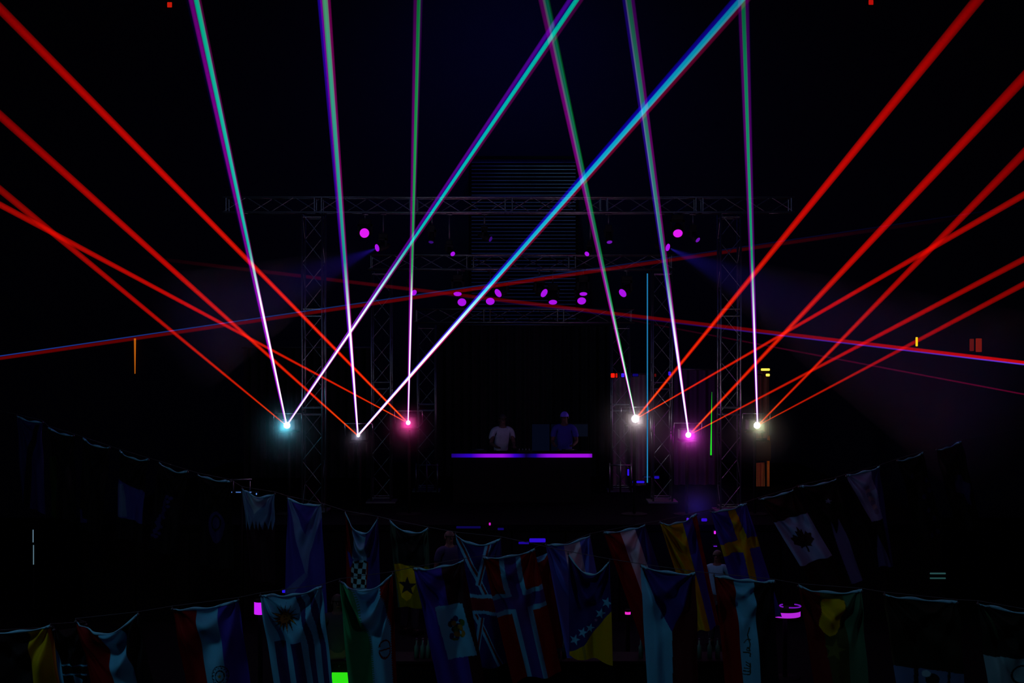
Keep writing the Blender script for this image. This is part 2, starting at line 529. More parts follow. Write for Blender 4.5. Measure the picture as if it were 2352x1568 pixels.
HALO = (170, 0, 215)
beam(L1, (447, 0), Z0, 12.5, [
    (-3, 34, ((0, (90, 0, 190)), (0.35, (25, 0, 120)), (1, (6, 0, 50)))),
    (-8, 13, ((0, (255, 60, 255)), (0.3, (225, 0, 245)), (0.7, (190, 0, 200)), (1, (135, 0, 145)))),
    (4, 13, core(0.42, (20, 225, 200), (0, 165, 125), 0.28)),
    (11, 9, ((0, (230, 60, 230)), (0.4, (150, 0, 130)), (1, (100, 0, 70))))],
    'violet laser beam with turquoise core rising steeply from the cyan glowing projector')
beam(L2, (745, 0), Z0, 12.5, [
    (-11, 11, ((0, (150, 0, 255)), (0.35, (90, 0, 235)), (1, (40, 0, 190)))),
    (-7, 7, ((0, (230, 60, 255)), (0.4, (170, 0, 210)), (1, (140, 0, 140)))),
    (1.5, 14, core(0.4, (20, 190, 180), (70, 145, 105), 0.22)),
    (10, 10, ((0, (240, 40, 220)), (0.4, (200, 0, 160)), (1, (140, 0, 100))))],
    'near vertical violet beam with greenish core from the small faint projector')
beam(L3, (960, 0), Z0, 12.5, [
    (-1, 26, ((0, (120, 0, 200)), (0.4, (22, 0, 80)), (1, (3, 0, 35)))),
    (-6, 10, ((0, (255, 60, 240)), (0.35, (190, 0, 190)), (1, (85, 0, 90)))),
    (2, 10, core(0.36, (0, 205, 80), (0, 98, 30), 0.27)),
    (7, 9, ((0, (230, 40, 230)), (0.4, (120, 0, 120)), (1, (50, 0, 70))))],
    'vertical violet beam with green core rising from the hot pink projector')
beam(L1, (1322, 0), Z0, 12.5, [
    (-11, 12, ((0, (190, 80, 255)), (0.35, (150, 0, 230)), (0.7, (120, 0, 200)), (1, (80, 0, 170)))),
    (-3, 7, ((0, (120, 80, 255)), (0.5, (0, 0, 200)), (1, (0, 0, 130)))),
    (2, 12, core(0.42, (0, 215, 205), (0, 155, 130), 0.2)),
    (11, 10, ((0, (200, 60, 200)), (0.4, (140, 0, 110)), (1, (75, 0, 65))))],
    'turquoise and violet beam slanting across the stage from the cyan glowing projector')
beam(L2, (1702, 0), Z0, 12.5, [
    (-10, 17, ((0, (140, 100, 255)), (0.3, (50, 20, 255)), (0.6, (20, 0, 220)), (1, (15, 0, 130)))),
    (0, 16, core(0.34, (10, 200, 225), (0, 100, 125), 0.14)),
    (5, 8, ((0, (180, 120, 180)), (0.4, (50, 120, 130)), (1, (50, 75, 75)))),
    (11, 13, ((0, (230, 40, 140)), (0.4, (170, 0, 60)), (1, (75, 0, 40))))],
    'wide blue and cyan beam slanting across the stage from the small faint projector')
beam(L4, (1250, 0), Z0, 12.5, [
    (-7, 14, ((0, (255, 60, 255)), (0.3, (225, 0, 225)), (0.6, (190, 0, 190)), (1, (95, 0, 95)))),
    (-1, 7, core(0.28, (105, 100, 130), (50, 58, 55), 0.08)),
    (4, 12, ((0, (200, 255, 255)), (0.3, (60, 190, 160)), (1, (0, 105, 85)))),
    (9, 8, ((0, (60, 220, 60)), (0.35, (0, 175, 50)), (1, (0, 70, 15))))],
    'beam split into magenta and green rising from the brightest white projector')
beam(L5, (1444, 0), Z0, 12.5, [
    (-10, 11, ((0, (150, 60, 255)), (0.3, (80, 0, 240)), (1, (25, 0, 115)))),
    (-1, 15, core(0.36, (60, 160, 150), (15, 75, 50), 0.18)),
    (-6, 5, ((0, (190, 120, 220)), (1, (80, 40, 80)))),
    (9, 11, ((0, (255, 40, 255)), (0.4, (180, 0, 170)), (1, (70, 0, 100))))],
    'steep beam with dull green core and violet edges from the magenta projector')
beam(L6, (1707, 0), Z0, 12.5, [
    (0, 32, ((0, (80, 0, 190)), (0.4, (20, 0, 90)), (1, (3, 0, 38)))),
    (-8, 10, ((0, (220, 40, 255)), (0.4, (170, 0, 190)), (1, (70, 0, 90)))),
    (0, 11, core(0.38, (0, 195, 125), (0, 90, 40), 0.2)),
    (8, 11, ((0, (220, 40, 255)), (0.4, (150, 0, 170)), (1, (65, 0, 90))))],
    'vertical violet beam with green core rising from the yellowish white projector')


def red(A, B, w, end, label, Zb=13.0):
    st = [(0, w * 1.15, ((0, (215, 20, 0)), (0.5, (225, 12, 0)), (1, end))),
          (0, w * 0.6, ((0, (255, 120, 20)), (0.12, (215, 50, 0)), (0.5, (120, 0, 0)), (1, (60, 0, 0))))]
    return beam(A, B, Z0, Zb, st, label, w0=0.2, p=1.1, near=1.8)


red(L3, (0, 20), 20, (120, 0, 0), 'red beam from the hot pink projector reaching the top corner')
red(L3, (0, 470), 13, (165, 8, 0), 'flatter of the two red beams from the hot pink projector')
red(L2, (0, 265), 18, (130, 0, 0), 'red beam from the small faint projector')
red(L1, (0, 435), 15, (150, 6, 0), 'red beam from the cyan glowing projector')
red(L4, (2245, 0), 23, (120, 0, 0), 'steepest red beam, from the brightest white projector')
red(L4, (2352, 447), 14, (150, 5, 0), 'flatter red beam from the brightest white projector')
red(L5, (2352, 178), 22, (135, 0, 0), 'steeper red beam from the magenta projector')
red(L5, (2352, 595), 13, (150, 5, 0), 'flatter red beam from the magenta projector')
red(L6, (2352, 352), 18, (150, 0, 0), 'steeper red beam from the yellowish white projector')
red(L6, (2352, 652), 12, (170, 5, 0), 'flatter and lowest red beam from the yellowish white projector')

# the fainter crosswise beams thrown in from the sides of the hall
beam((-260, 861), (2352, 478), 20.0, 36.0, [
    (0, 9, ((0, (84, 0, 0)), (0.35, (70, 0, 0)), (0.55, (88, 0, 0)), (0.7, (62, 0, 0)), (0.85, (20, 0, 5)), (0.95, (0, 0, 0)))),
    (-6, 3, ((0, (22, 50, 135)), (0.4, (16, 36, 90)), (0.7, (8, 8, 40)), (1, (0, 0, 8))))],
    'dim dark red beam with a thin blue edge climbing gently across the trusses', w0=0.9, s1=1.0, p=1.0, near=1.0)
beam((2600, 862), (200, 575), 19.0, 36.0, [
    (0, 9, ((0, (185, 6, 5)), (0.15, (165, 4, 0)), (0.35, (96, 0, 0)), (0.6, (74, 0, 0)), (0.8, (40, 0, 6)), (0.95, (0, 0, 0)))),
    (-5, 4, ((0, (90, 60, 220)), (0.2, (60, 30, 150)), (0.45, (18, 0, 50)), (0.7, (0, 0, 0))))],
    'dim red beam with a violet lower edge sloping down across the trusses', w0=0.9, s1=1.0, p=1.0, near=1.0)
beam((2600, 952), (1450, 735), 19.0, 34.0, [
    (0, 4, ((0, (90, 0, 35)), (0.6, (70, 0, 30)), (1, (20, 0, 5))))],
    'thinnest and faintest dark pink beam below the crosswise red one', w0=0.9, s1=1.0, p=1.0, near=1.0)

# ------------------------------------------------------------------ moving head lamps
LV = glow('violet_lens', (168, 18, 226), 1.05)
LVB = glow('magenta_lens', (222, 28, 238), 1.05)
LVD = glow('dim_violet_lens', (120, 20, 190), 0.8)
LVX = glow('faint_violet_lens', (60, 15, 130), 0.7)


def moving_head(px, py, Y, ztop, r, d, m, label, sz=1.0):
    c = P(px, py, Y); d = Vector(d).normalized()
    root = thing('moving_head_lamp', label, 'stage light', (c.x, Y, ztop), 'violet moving head lamps hanging from the trusses')
    back = c - d * (0.30 * sz)
    R = r
    hd_ = MB().lathe(c - d * 0.005, -d, [(0, R * 1.12), (0.03, R * 1.2), (0.16 * sz, R * 1.15), (0.26 * sz, R * 0.9), (0.30 * sz, R * 0.4)], 20).build('head', M['plastic'], root, True)
    MB().lathe(c - d * 0.004, d, [(0, R), (0.008, R * 0.97), (0.016, R * 0.75), (0.022, R * 0.3)], 24).build('lens', m, hd_, True)
    mid = c - d * 0.15 * sz
    side = d.cross(Vector((0, 0, 1)))
    side = side.normalized() if side.length > 0.1 else Vector((1, 0, 0))
    side.z = 0
    top = mid.z + R * 1.75
    yk = MB()
    for s in (-1, 1):
        q = mid + side * (s * R * 1.35)
        yk.box((q.x, q.y, (q.z + top) / 2), (0.04, 0.06, top - q.z + 0.05))
    yk.box((mid.x, mid.y, top), (abs(side.x) * R * 2.7 + 0.06, abs(side.y) * R * 2.7 + 0.06, 0.04))
    yk.build('yoke', M['plastic'], root)
    bt = top + 0.02
    MB().box((mid.x, mid.y, bt + 0.05), (R * 2.4, R * 2.0, 0.10)).build('base', M['plastic'], root, False, 0.01)
    hk = MB()
    hk.tube((mid.x, mid.y, bt + 0.08), (mid.x, mid.y, max(bt + 0.12, ztop)), 0.016, 8)
    hk.tube((mid.x - 0.06, mid.y, max(bt + 0.12, ztop)), (mid.x + 0.06, mid.y, max(bt + 0.12, ztop)), 0.025, 8)
    hk.build('clamp', M['steel'], root, True)
    return root


F0 = (0, -1, 0)
MH = [
    (837, 535, YO, 0.095, F0, LVB, 'large round magenta stage light high beside the outer tower'),
    (866, 569, YO, 0.075, (-0.75, -0.55, -0.25), LV, 'tilted violet stage light throwing a blue shaft towards the cyan laser side'),
    (1557, 536, YO, 0.095, (0, -0.75, -0.6), LVB, 'oval magenta stage light, beside the steep beam of the magenta laser'),
    (1534, 568, YO, 0.075, (0.75, -0.55, -0.25), LV, 'tilted violet stage light throwing a blue shaft towards the yellowish laser side'),
    (1603, 551, YO, 0.055, (0.6, -0.5, -0.6), LVD, 'small dim violet stage light next to the oval magenta one'),
    (990, 556, YO, 0.05, (-0.1, -0.35, -0.9), LVX, 'faint flat violet stage light behind the vertical green-cored beam'),
    (1040, 583, YO, 0.05, (0.5, -0.7, -0.5), LV, 'tiny tilted violet stage light beside the slatted shutter, cyan laser side'),
    (1127, 549, YO, 0.055, (0.85, -0.35, -0.4), LVX, 'faint slanting blue stage light in front of the slatted shutter'),
    (1348, 583, YO, 0.05, (-0.5, -0.7, -0.5), LV, 'tiny tilted violet stage light just beside the split magenta and green beam'),
    (1400, 556, YO, 0.055, (0.1, -0.45, -0.9), LVD, 'dim flat violet stage light past the split magenta and green beam'),
    (951, 672, YM, 0.065, (0.55, -0.7, -0.45), LV, 'violet stage light half hidden by the vertical green-cored beam'),
    (1051, 675, YM, 0.085, (0, -0.45, -0.9), LV, 'flat violet stage light directly above the first oval one of the low row'),
    (1061, 694, YM, 0.092, (0, -0.85, -0.5), LV, 'oval violet stage light, first of the low row from the cyan laser'),
    (1126, 692, YM, 0.092, (0, -0.75, -0.6), LV, 'oval violet stage light under the wide blue beam'),
    (1144, 673, YM, 0.095, (-0.7, -0.6, -0.5), LV, 'tilted violet stage light touching the wide blue beam'),
    (1250, 673, YM, 0.095, (0.7, -0.6, -0.5), LV, 'tilted violet stage light in the middle of the row'),
    (1270, 694, YM, 0.088, (0, -0.52, -0.85), LV, 'flattened oval violet stage light in the middle of the low row'),
    (1340, 675, YM, 0.08, (0, -0.4, -0.9), LV, 'flat violet stage light directly above the last oval one of the low row'),
    (1336, 691, YM, 0.092, (0, -0.75, -0.6), LV, 'oval violet stage light, last of the low row before the split beam'),
    (1430, 673, YM, 0.095, (-0.65, -0.6, -0.5), LV, 'tilted violet stage light alone beyond the split magenta and green beam'),
]
for i, (px, py, Y, r, d, m, lab) in enumerate(MH):
    # lamps of the upper cluster of a pair hang just in front of their neighbour
    yy = Y + (-0.42 if i in (11, 17, 14, 15) else -0.05)
    moving_head(px, py, yy, (zO if Y == YO else zM), r, d, m, lab)


def shaft(a, b, r0, r1, dens, color, energy, ang):
    """a shaft of stage haze lit by a real spot lamp"""
    me = MB(); d = (Vector(b) - Vector(a))
    o = me.tube(a, b, r0, 32, r1)
    m = bpy.data.materials.new('haze_shaft'); m.use_nodes = True; nt = m.node_tree; nt.nodes.clear()
    out = nt.nodes.new('ShaderNodeOutputMaterial'); sc = nt.nodes.new('ShaderNodeVolumeScatter')
    sc.inputs['Density'].default_value = dens
    nt.links.new(sc.outputs[0], out.inputs['Volume']); m.cycles.volume_sampling = 'EQUIANGULAR'
    ob = me.build('haze', m); ob['kind'] = 'stuff'
    lamp('moving_head_light', 'SPOT', a, color, energy, 0.02, b, ang, 0.9)
    return ob


a = P(862, 571, YO - 0.3); b = P(430, 760, 25.0)
shaft(a, b, 0.05, 1.1, 0.035, (0.06, 0.02, 1.0), 300, 0.42)
a = P(1540, 571, YO - 0.3); b = P(2300, 930, 23.0)
shaft(a, b, 0.05, 1.6, 0.030, (0.05, 0.03, 1.0), 420, 0.40)

# ------------------------------------------------------------------ light tubes and small lights


def simple(name, mb, m, label, cat, group=None, smooth=False, bevel=0):
    return tag(mb.build(name, m, None, smooth, bevel), label, cat, group)


def light_tube(px, y0, y1, Y, r, m, label, mount=True, r2=None, px2=None):
    a = P(px, y1, Y); b = P(px2 or px, y0, Y)
    root = thing('light_tube', label, 'light tube', tuple(a), 'thin upright light tubes')
    MB().tube(a, b, r, 10, r2).build('tube', m, root, True)
    MB().tube(a - Vector((0, 0, 0.05)), a, r * 1.6, 10).build('end_cap', M['black'], root, True)
    MB().tube(b, b + Vector((0, 0, 0.03)), (r2 or r) * 1.6, 10).build('end_cap', M['black'], root, True)
    return root


light_tube(1487, 628, 1108, 27.0, 0.011, glow('cyan_tube', (28, 120, 175), 1.0), 'tall thin cyan light tube in front of the middle tower')
light_tube(1633, 900, 1045, 29.0, 0.016, glow('green_tube', (20, 200, 25), 1.2), 'short green light tube beside the magenta laser', r2=0.003, px2=1635)
light_tube(310, 777, 858, 41.96, 0.012, glow('orange_tube', (190, 95, 15), 0.9), 'slim orange light sliver on the far wall under the crosswise red beam', r2=0.03, px2=310)
light_tube(76, 1216, 1245, 26.0, 0.009, glow('pale_tube', (105, 135, 155), 0.8), 'upper of two short pale light sticks standing by the faint blue flags')
light_tube(77, 1251, 1296, 25.6, 0.009, glow('pale_tube', (95, 125, 140), 0.8), 'lower of two short pale light sticks standing by the faint blue flags')
p = P(76.5, 1300, 25.8)
simple('pole', MB().tube((p.x, 25.8, 0), (p.x, 25.8, p.z), 0.015, 8), M['black'], 'thin black pole holding the two pale light sticks', 'pole', smooth=True)

for (x0_, y0_, x1_, y1_, Y, c, k, lab) in [
    (1403, 857, 1412, 867, 32.10, (255, 30, 15), 1.0, 'larger square red pilot light on the inner tower'),
    (1414, 857, 1418, 867, 32.10, (230, 25, 10), 0.7, 'narrower red pilot light on the inner tower'),
    (1427, 857, 1434, 866, 32.10, (70, 40, 255), 0.9, 'blue-violet pilot light beside the red pair'),
    (1453, 858, 1466, 864, 32.10, (25, 10, 150), 0.4, 'dim blue pilot light touching the split beam'),
    (1503, 858, 1507, 865, 29.6, (110, 15, 20), 0.5, 'dim dark red pilot light on the middle tower'),
    (1535, 853, 1541, 862, 29.6, (60, 30, 240), 0.8, 'blue pilot light on the middle tower'),
    (1441, 1077, 1445, 1092, 31.70, (50, 20, 240), 0.8, 'small upright blue light low on the inner tower frame'),
    (1453, 1103, 1458, 1110, 30.0, (50, 25, 250), 0.8, 'tiny square blue light on the stage floor'),
    (1462, 1104, 1480, 1109, 30.0, (45, 20, 235), 0.8, 'short blue light bar on the stage floor beside the cyan tube'),
    (1503, 1093, 1514, 1099, 30.0, (35, 15, 200), 0.6, 'small blue light patch past the foot of the cyan tube'),
    (1748, 846, 1768, 851, 33.0, (255, 205, 60), 2.5, 'bright yellow light bar at the top of the brown curtain'),
    (1759, 858, 1768, 864, 33.0, (255, 200, 70), 2.0, 'small bright yellow light below the yellow bar'),
    (2103, 774, 2108, 795, 41.93, (255, 190, 10), 1.3, 'upright yellow light on the far wall crossed by a red beam'),
    (2227, 778, 2237, 806, 41.93, (120, 22, 12), 0.5, 'first of two dull red lights on the far wall'),
    (2241, 777, 2255, 808, 41.93, (140, 28, 12), 0.6, 'second and wider of two dull red lights on the far wall'),
    (384, 5, 395, 17, 41.93, (190, 25, 10), 1.0, 'tiny red lamp high on the wall near the turquoise beam'),
    (1995, 0, 2006, 11, 41.93, (180, 15, 10), 1.0, 'tiny red lamp high on the wall between two red beams'),
    (1191, 1244, 1215, 1249, SF - 0.02, (40, 10, 190), 0.5, 'dim short blue strip on the stage front'),
    (1216, 1236, 1253, 1245, SF - 0.02, (50, 15, 230), 0.7, 'longer blue strip on the stage front'),
    (1048, 1208, 1104, 1213, SF - 0.02, (22, 10, 110), 0.35, 'faint long blue strip at the top of the stage front'),
    (1143, 1212, 1157, 1217, SF - 0.02, (25, 10, 130), 0.4, 'faint short blue strip at the top of the stage front'),
    (1123, 1200, 1127, 1206, SF - 0.02, (210, 30, 200), 0.9, 'tiny magenta light on the stage front edge'),
    (1577, 1189, 1582, 1196, SF - 0.02, (90, 30, 235), 0.8, 'tiny violet light in the blue haze'),
    (1611, 1190, 1624, 1197, SF - 0.02, (55, 15, 220), 0.8, 'small blue light above the flag with the yellow cross'),
    (1640, 1219, 1644, 1226, 25.4, (230, 40, 240), 1.1, 'tiny magenta light at the edge of the flag with the yellow cross'),
    (1639, 1253, 1647, 1255, 25.4, (110, 30, 210), 0.7, 'tiny violet light under the tiny magenta one'),
    (2136, 1315, 2172, 1318, 24.0, (70, 130, 130), 0.3, 'upper of two thin teal light bars'),
    (2136, 1326, 2172, 1329, 24.0, (60, 115, 115), 0.3, 'lower of two thin teal light bars'),
    (648, 1354, 657, 1361, 22.0, (40, 20, 230), 0.8, 'small blue light peeking above the flag with the sun'),
    (1478, 1094, 1494, 1096, 30.0, (60, 60, 140), 0.2, 'faint thin blue line at the foot of the middle tower'),
]:
    a = P(x0_, y0_, Y); b = P(x1_, y1_, Y); c0 = (a + b) / 2
    root = thing('small_light', lab, 'light', (c0.x, Y, b.z), 'small lights around the stage')
    MB().box((c0.x, Y, c0.z), (b.x - a.x, 0.03, a.z - b.z)).build('lens', glow('small_light_glow', c, k), root, False, min(b.x - a.x, a.z - b.z) * 0.25)
    MB().box((c0.x, Y + 0.05, c0.z), (b.x - a.x + 0.02, 0.07, a.z - b.z + 0.02)).build('casing', M['black'], root)

# dotted LED bar with a small frame at the far end of the flag rope
root = thing('led_bar', 'dotted blue-white light bar under a dark frame beside the flag with the serrated edge', 'light bar', tuple(P(552, 1131, 26.0)))
d = MB()
for px in (532, 543, 546, 549, 552, 566, 573, 576):
    q = P(px, 1130, 26.0); d.box(q, (0.014, 0.03, 0.014))
d.box(P(589, 1134, 26.0), (0.016, 0.03, 0.03))
d.build('diode', glow('led_diode', (90, 140, 230), 0.8), root)
q = P(555, 1131, 26.0)
MB().box((q.x, 26.04, q.z), (0.60, 0.05, 0.035)).build('housing', M['plastic'], root)
f = MB()
for px in (536, 574):
    f.tube(P(px, 1104, 26.05), P(px, 1131, 26.05), 0.014, 8)
f.tube(P(520, 1101, 26.05), P(578, 1101, 26.05), 0.014, 8)
f.build('frame', M['steel'], root, True)
q = P(555, 1131, 26.08); MB().tube((q.x, 26.08, 0), (q.x, 26.08, q.z), 0.02, 8).build('pole', M['black'], root, True)

# orange and brown cloth beside the stage
YC = 33.4
root = thing('hanging_cloth', 'tall brown cloth strip hanging behind the yellowish white laser', 'cloth', tuple(P(1750, 1010, YC)))
q = P(1733, 853, YC); r = P(1767, 1006, YC)
vs = []; fs = []
for j in range(9):
    for i in range(17):
        x = q.x + (r.x - q.x) * i / 16; z = q.z + (r.z - q.z) * j / 8
        vs.append((x, YC + 0.02 * math.sin(i * 1.3), z))
for j in range(8):
    for i in range(16):
        k = j * 17 + i; fs.append((k, k + 1, k + 18, k + 17))
MB().add(vs, fs).build('cloth', M['brown_cloth'], root, True)
MB().tube((q.x - 0.05, YC, q.z + 0.02), (r.x + 0.05, YC, q.z + 0.02), 0.02, 8).build('rail', M['steel'], root, True)


def cloth_poly(pts, Y, m, label, name='tent_panel'):
    w = MB(); n = 10
    L0, R0, R1, L1_ = [P(a_, b_, Y) for a_, b_ in pts]
    vs = []; fs = []
    for j in range(n + 1):
        for i in range(n + 1):
            a_ = L0.lerp(R0, i / n); b_ = L1_.lerp(R1, i / n); c_ = a_.lerp(b_, j / n)
            c_.y += 0.015 * math.sin(i * 2.1 + j * 0.3); vs.append(c_)
    for j in range(n):
        for i in range(n):
            k = j * (n + 1) + i; fs.append((k, k + 1, k + n + 2, k + n + 1))
    w.add(vs, fs)
    ob = w.build(name, m, None, True); sm = ob.modifiers.new('thick', 'SOLIDIFY'); sm.thickness = 0.01
    return tag(ob, label, 'cloth panel', 'orange cloth panels')


cloth_poly([(1733, 1063), (1757, 1061), (1757, 1136), (1738, 1128)], YC, M['orange_cloth'], 'wide orange lit cloth panel below the yellowish white laser')
cloth_poly([(1762, 1000), (1768, 1000), (1767, 1142), (1762, 1142)], YC, M['orange_cloth'], 'narrow orange lit cloth strip beside the wide orange panel')
cloth_poly([(1739, 1140), (1757, 1150), (1753, 1166), (1741, 1158)], YC - 0.2, M['orange_cloth'], 'small orange cloth tip under the wide orange panel')
p0, p1 = P(1752, 1012, 32.9), P(1752, 1058, 32.9)
simple('speaker_box', MB().box((p0.x, 33.0, (p0.z + p1.z) / 2), (0.36, 0.3, p0.z - p1.z)), M['black'], 'black box hanging in front of the brown cloth strip', 'box', bevel=0.01)
simple('hanging_rod', MB().tube((p0.x, 33.0, p0.z), (p0.x, 33.0, P(0, 860, 33.0).z), 0.01, 8).tube((p0.x - 0.2, 33.0, P(0, 860, 33.0).z), (p0.x - 0.2, 33.0, DZ), 0.015, 8).tube((p0.x - 0.2, 33.0, P(0, 860, 33.0).z), (p0.x, 33.0, P(0, 860, 33.0).z), 0.012, 8), M['black'], 'thin black stand carrying the box in front of the brown cloth strip', 'stand', smooth=True)

# ------------------------------------------------------------------ performers' table and screen
YD = 30.0
ta, tb = P(1037, 1041, YD), P(1360, 1051, YD)
root = thing('performer_table', 'long black table on the stage, violet spotlighting painted along its front edge', 'table', ((ta.x + tb.x) / 2, YD + 0.4, DZ))
cx = (ta.x + tb.x) / 2; wd = tb.x - ta.x
MB().box((cx, YD + 0.42, ta.z - 0.03), (wd, 0.80, 0.05)).build('table_top', M['black'], root, False, 0.008)
MB().box((cx, YD + 0.08, (DZ + ta.z - 0.1) / 2), (wd - 0.06, 0.04, ta.z - 0.1 - DZ)).build('front_panel', M['black'], root)
for sx in (-1, 1):
    MB().box((cx + sx * (wd / 2 - 0.05), YD + 0.75, (DZ + ta.z - 0.05) / 2), (0.06, 0.06, ta.z - 0.05 - DZ)).build('leg', M['black'], root)
m = bpy.data.materials.new('painted_spot_strip'); m.use_nodes = True; nt = m.node_tree; nt.nodes.clear()  # violet spotlighting on the table edge, painted as a glowing gradient
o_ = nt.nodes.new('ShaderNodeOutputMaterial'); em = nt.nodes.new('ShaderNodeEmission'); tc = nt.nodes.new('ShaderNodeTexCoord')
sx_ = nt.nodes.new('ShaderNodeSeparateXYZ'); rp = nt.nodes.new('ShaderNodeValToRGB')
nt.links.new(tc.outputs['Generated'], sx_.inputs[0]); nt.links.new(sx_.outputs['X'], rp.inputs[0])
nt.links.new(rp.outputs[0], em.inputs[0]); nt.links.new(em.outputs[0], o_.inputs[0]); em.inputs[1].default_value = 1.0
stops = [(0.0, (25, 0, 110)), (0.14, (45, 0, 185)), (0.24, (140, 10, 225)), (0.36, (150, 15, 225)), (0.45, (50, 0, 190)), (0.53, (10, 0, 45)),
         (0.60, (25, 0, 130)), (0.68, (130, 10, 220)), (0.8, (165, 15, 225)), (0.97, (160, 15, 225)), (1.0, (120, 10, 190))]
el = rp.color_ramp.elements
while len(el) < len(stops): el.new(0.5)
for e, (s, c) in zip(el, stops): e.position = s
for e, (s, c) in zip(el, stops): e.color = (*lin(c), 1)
strip = MB().box((cx, YD + 0.0, (ta.z + tb.z) / 2), (wd, 0.03, ta.z - tb.z - 0.015)).build('glow_strip', m, root)
strip['label'] = 'table edge with painted violet spotlight glow, dark in its middle'
zt = ta.z - 0.005
for k, (px, lab) in enumerate(((1100, 'black disc player on the table before the person in white'), (1205, 'black mixer in the middle of the table'), (1310, 'black disc player before the person in the violet cap'))):
    x = P(px, 0, YD).x
    r_ = thing('mixer' if k == 1 else 'disc_player', lab, 'music equipment', (x, YD + 0.45, zt))
    bx_ = MB().box((x, YD + 0.45, zt + 0.025), (0.32, 0.38, 0.05)).build('body', M['plastic'], r_, False, 0.005)
    if k != 1:
        MB().lathe((x, YD + 0.42, zt + 0.05), (0, 0, 1), [(0, 0.10), (0.012, 0.10), (0.014, 0.09)], 24).build('jog_wheel', M['steel'], bx_, True)
    else:
        for ix in range(4):
            for iy in range(4):
                MB().lathe((x - 0.11 + ix * 0.07, YD + 0.33 + iy * 0.07, zt + 0.05), (0, 0, 1), [(0, 0.012), (0.018, 0.010)], 10).build('knob', M['steel'], bx_)

# dim video panel behind, cut away at the lower corner
YV = 31.2
root = thing('video_panel', 'dim grey-blue video panel standing behind the person in the violet cap', 'screen', tuple(P(1287, 1100, YV)))
q0 = P(1222, 972, YV); q1 = P(1352, 1100, YV)


def scr(x0, x1, y0, y1, c, k, yy=0.0):
    a_, b_ = P(x0, y0, YV), P(x1, y1, YV)
    MB().box(((a_.x + b_.x) / 2, YV + yy, (a_.z + b_.z) / 2), (b_.x - a_.x, 0.02, a_.z - b_.z)).build('panel', glow('video_grey', c, k), root)


scr(1222, 1262, 974, 1100, (3, 6, 20), 1.0)
scr(1266, 1307, 974, 1100, (2, 4, 15), 1.0)
scr(1308, 1350, 974, 1002, (6, 9, 21), 1.0)
fr = MB()
for a_, b_ in (((1221, 972), (1351, 972)), ((1221, 972), (1221, 1154)), ((1351, 972), (1351, 1154)), ((1308, 1003), (1351, 1003)), ((1264, 972), (1264, 1100))):
    fr.tube(P(a_[0], a_[1], YV + 0.02), Vector((P(b_[0], 0, YV).x, YV + 0.02, max(DZ, P(0, b_[1], YV).z))), 0.012, 6)
fr.build('frame', M['black'], root, True)

# ------------------------------------------------------------------ people


def skinned(name, verts, edges, radii, m, parent=None, root=0, sub=2):
    me = bpy.data.meshes.new(name + '_tmp'); me.from_pydata(verts, edges, [])
    ob = bpy.data.objects.new(name + '_tmp', me); COL.objects.link(ob)
    md = ob.modifiers.new('skin', 'SKIN'); md.use_smooth_shade = True
    for i, r in enumerate(radii):
        r = r if isinstance(r, tuple) else (r, r)
        me.skin_vertices[0].data[i].radius = r
        me.skin_vertices[0].data[i].use_root = (i == root)
    sb = ob.modifiers.new('sub', 'SUBSURF'); sb.levels = sub; sb.render_levels = sub
    dg = bpy.context.evaluated_depsgraph_get(); dg.update()
    ev = ob.evaluated_get(dg); nm = bpy.data.meshes.new_from_object(ev)
    bpy.data.objects.remove(ob); bpy.data.meshes.remove(me)
    nm.materials.clear(); nm.materials.append(m)
    nm.polygons.foreach_set('use_smooth', [True] * len(nm.polygons))
    o = bpy.data.objects.new(name, nm); COL.objects.link(o)
    if parent is not None: o.parent = parent
    return o


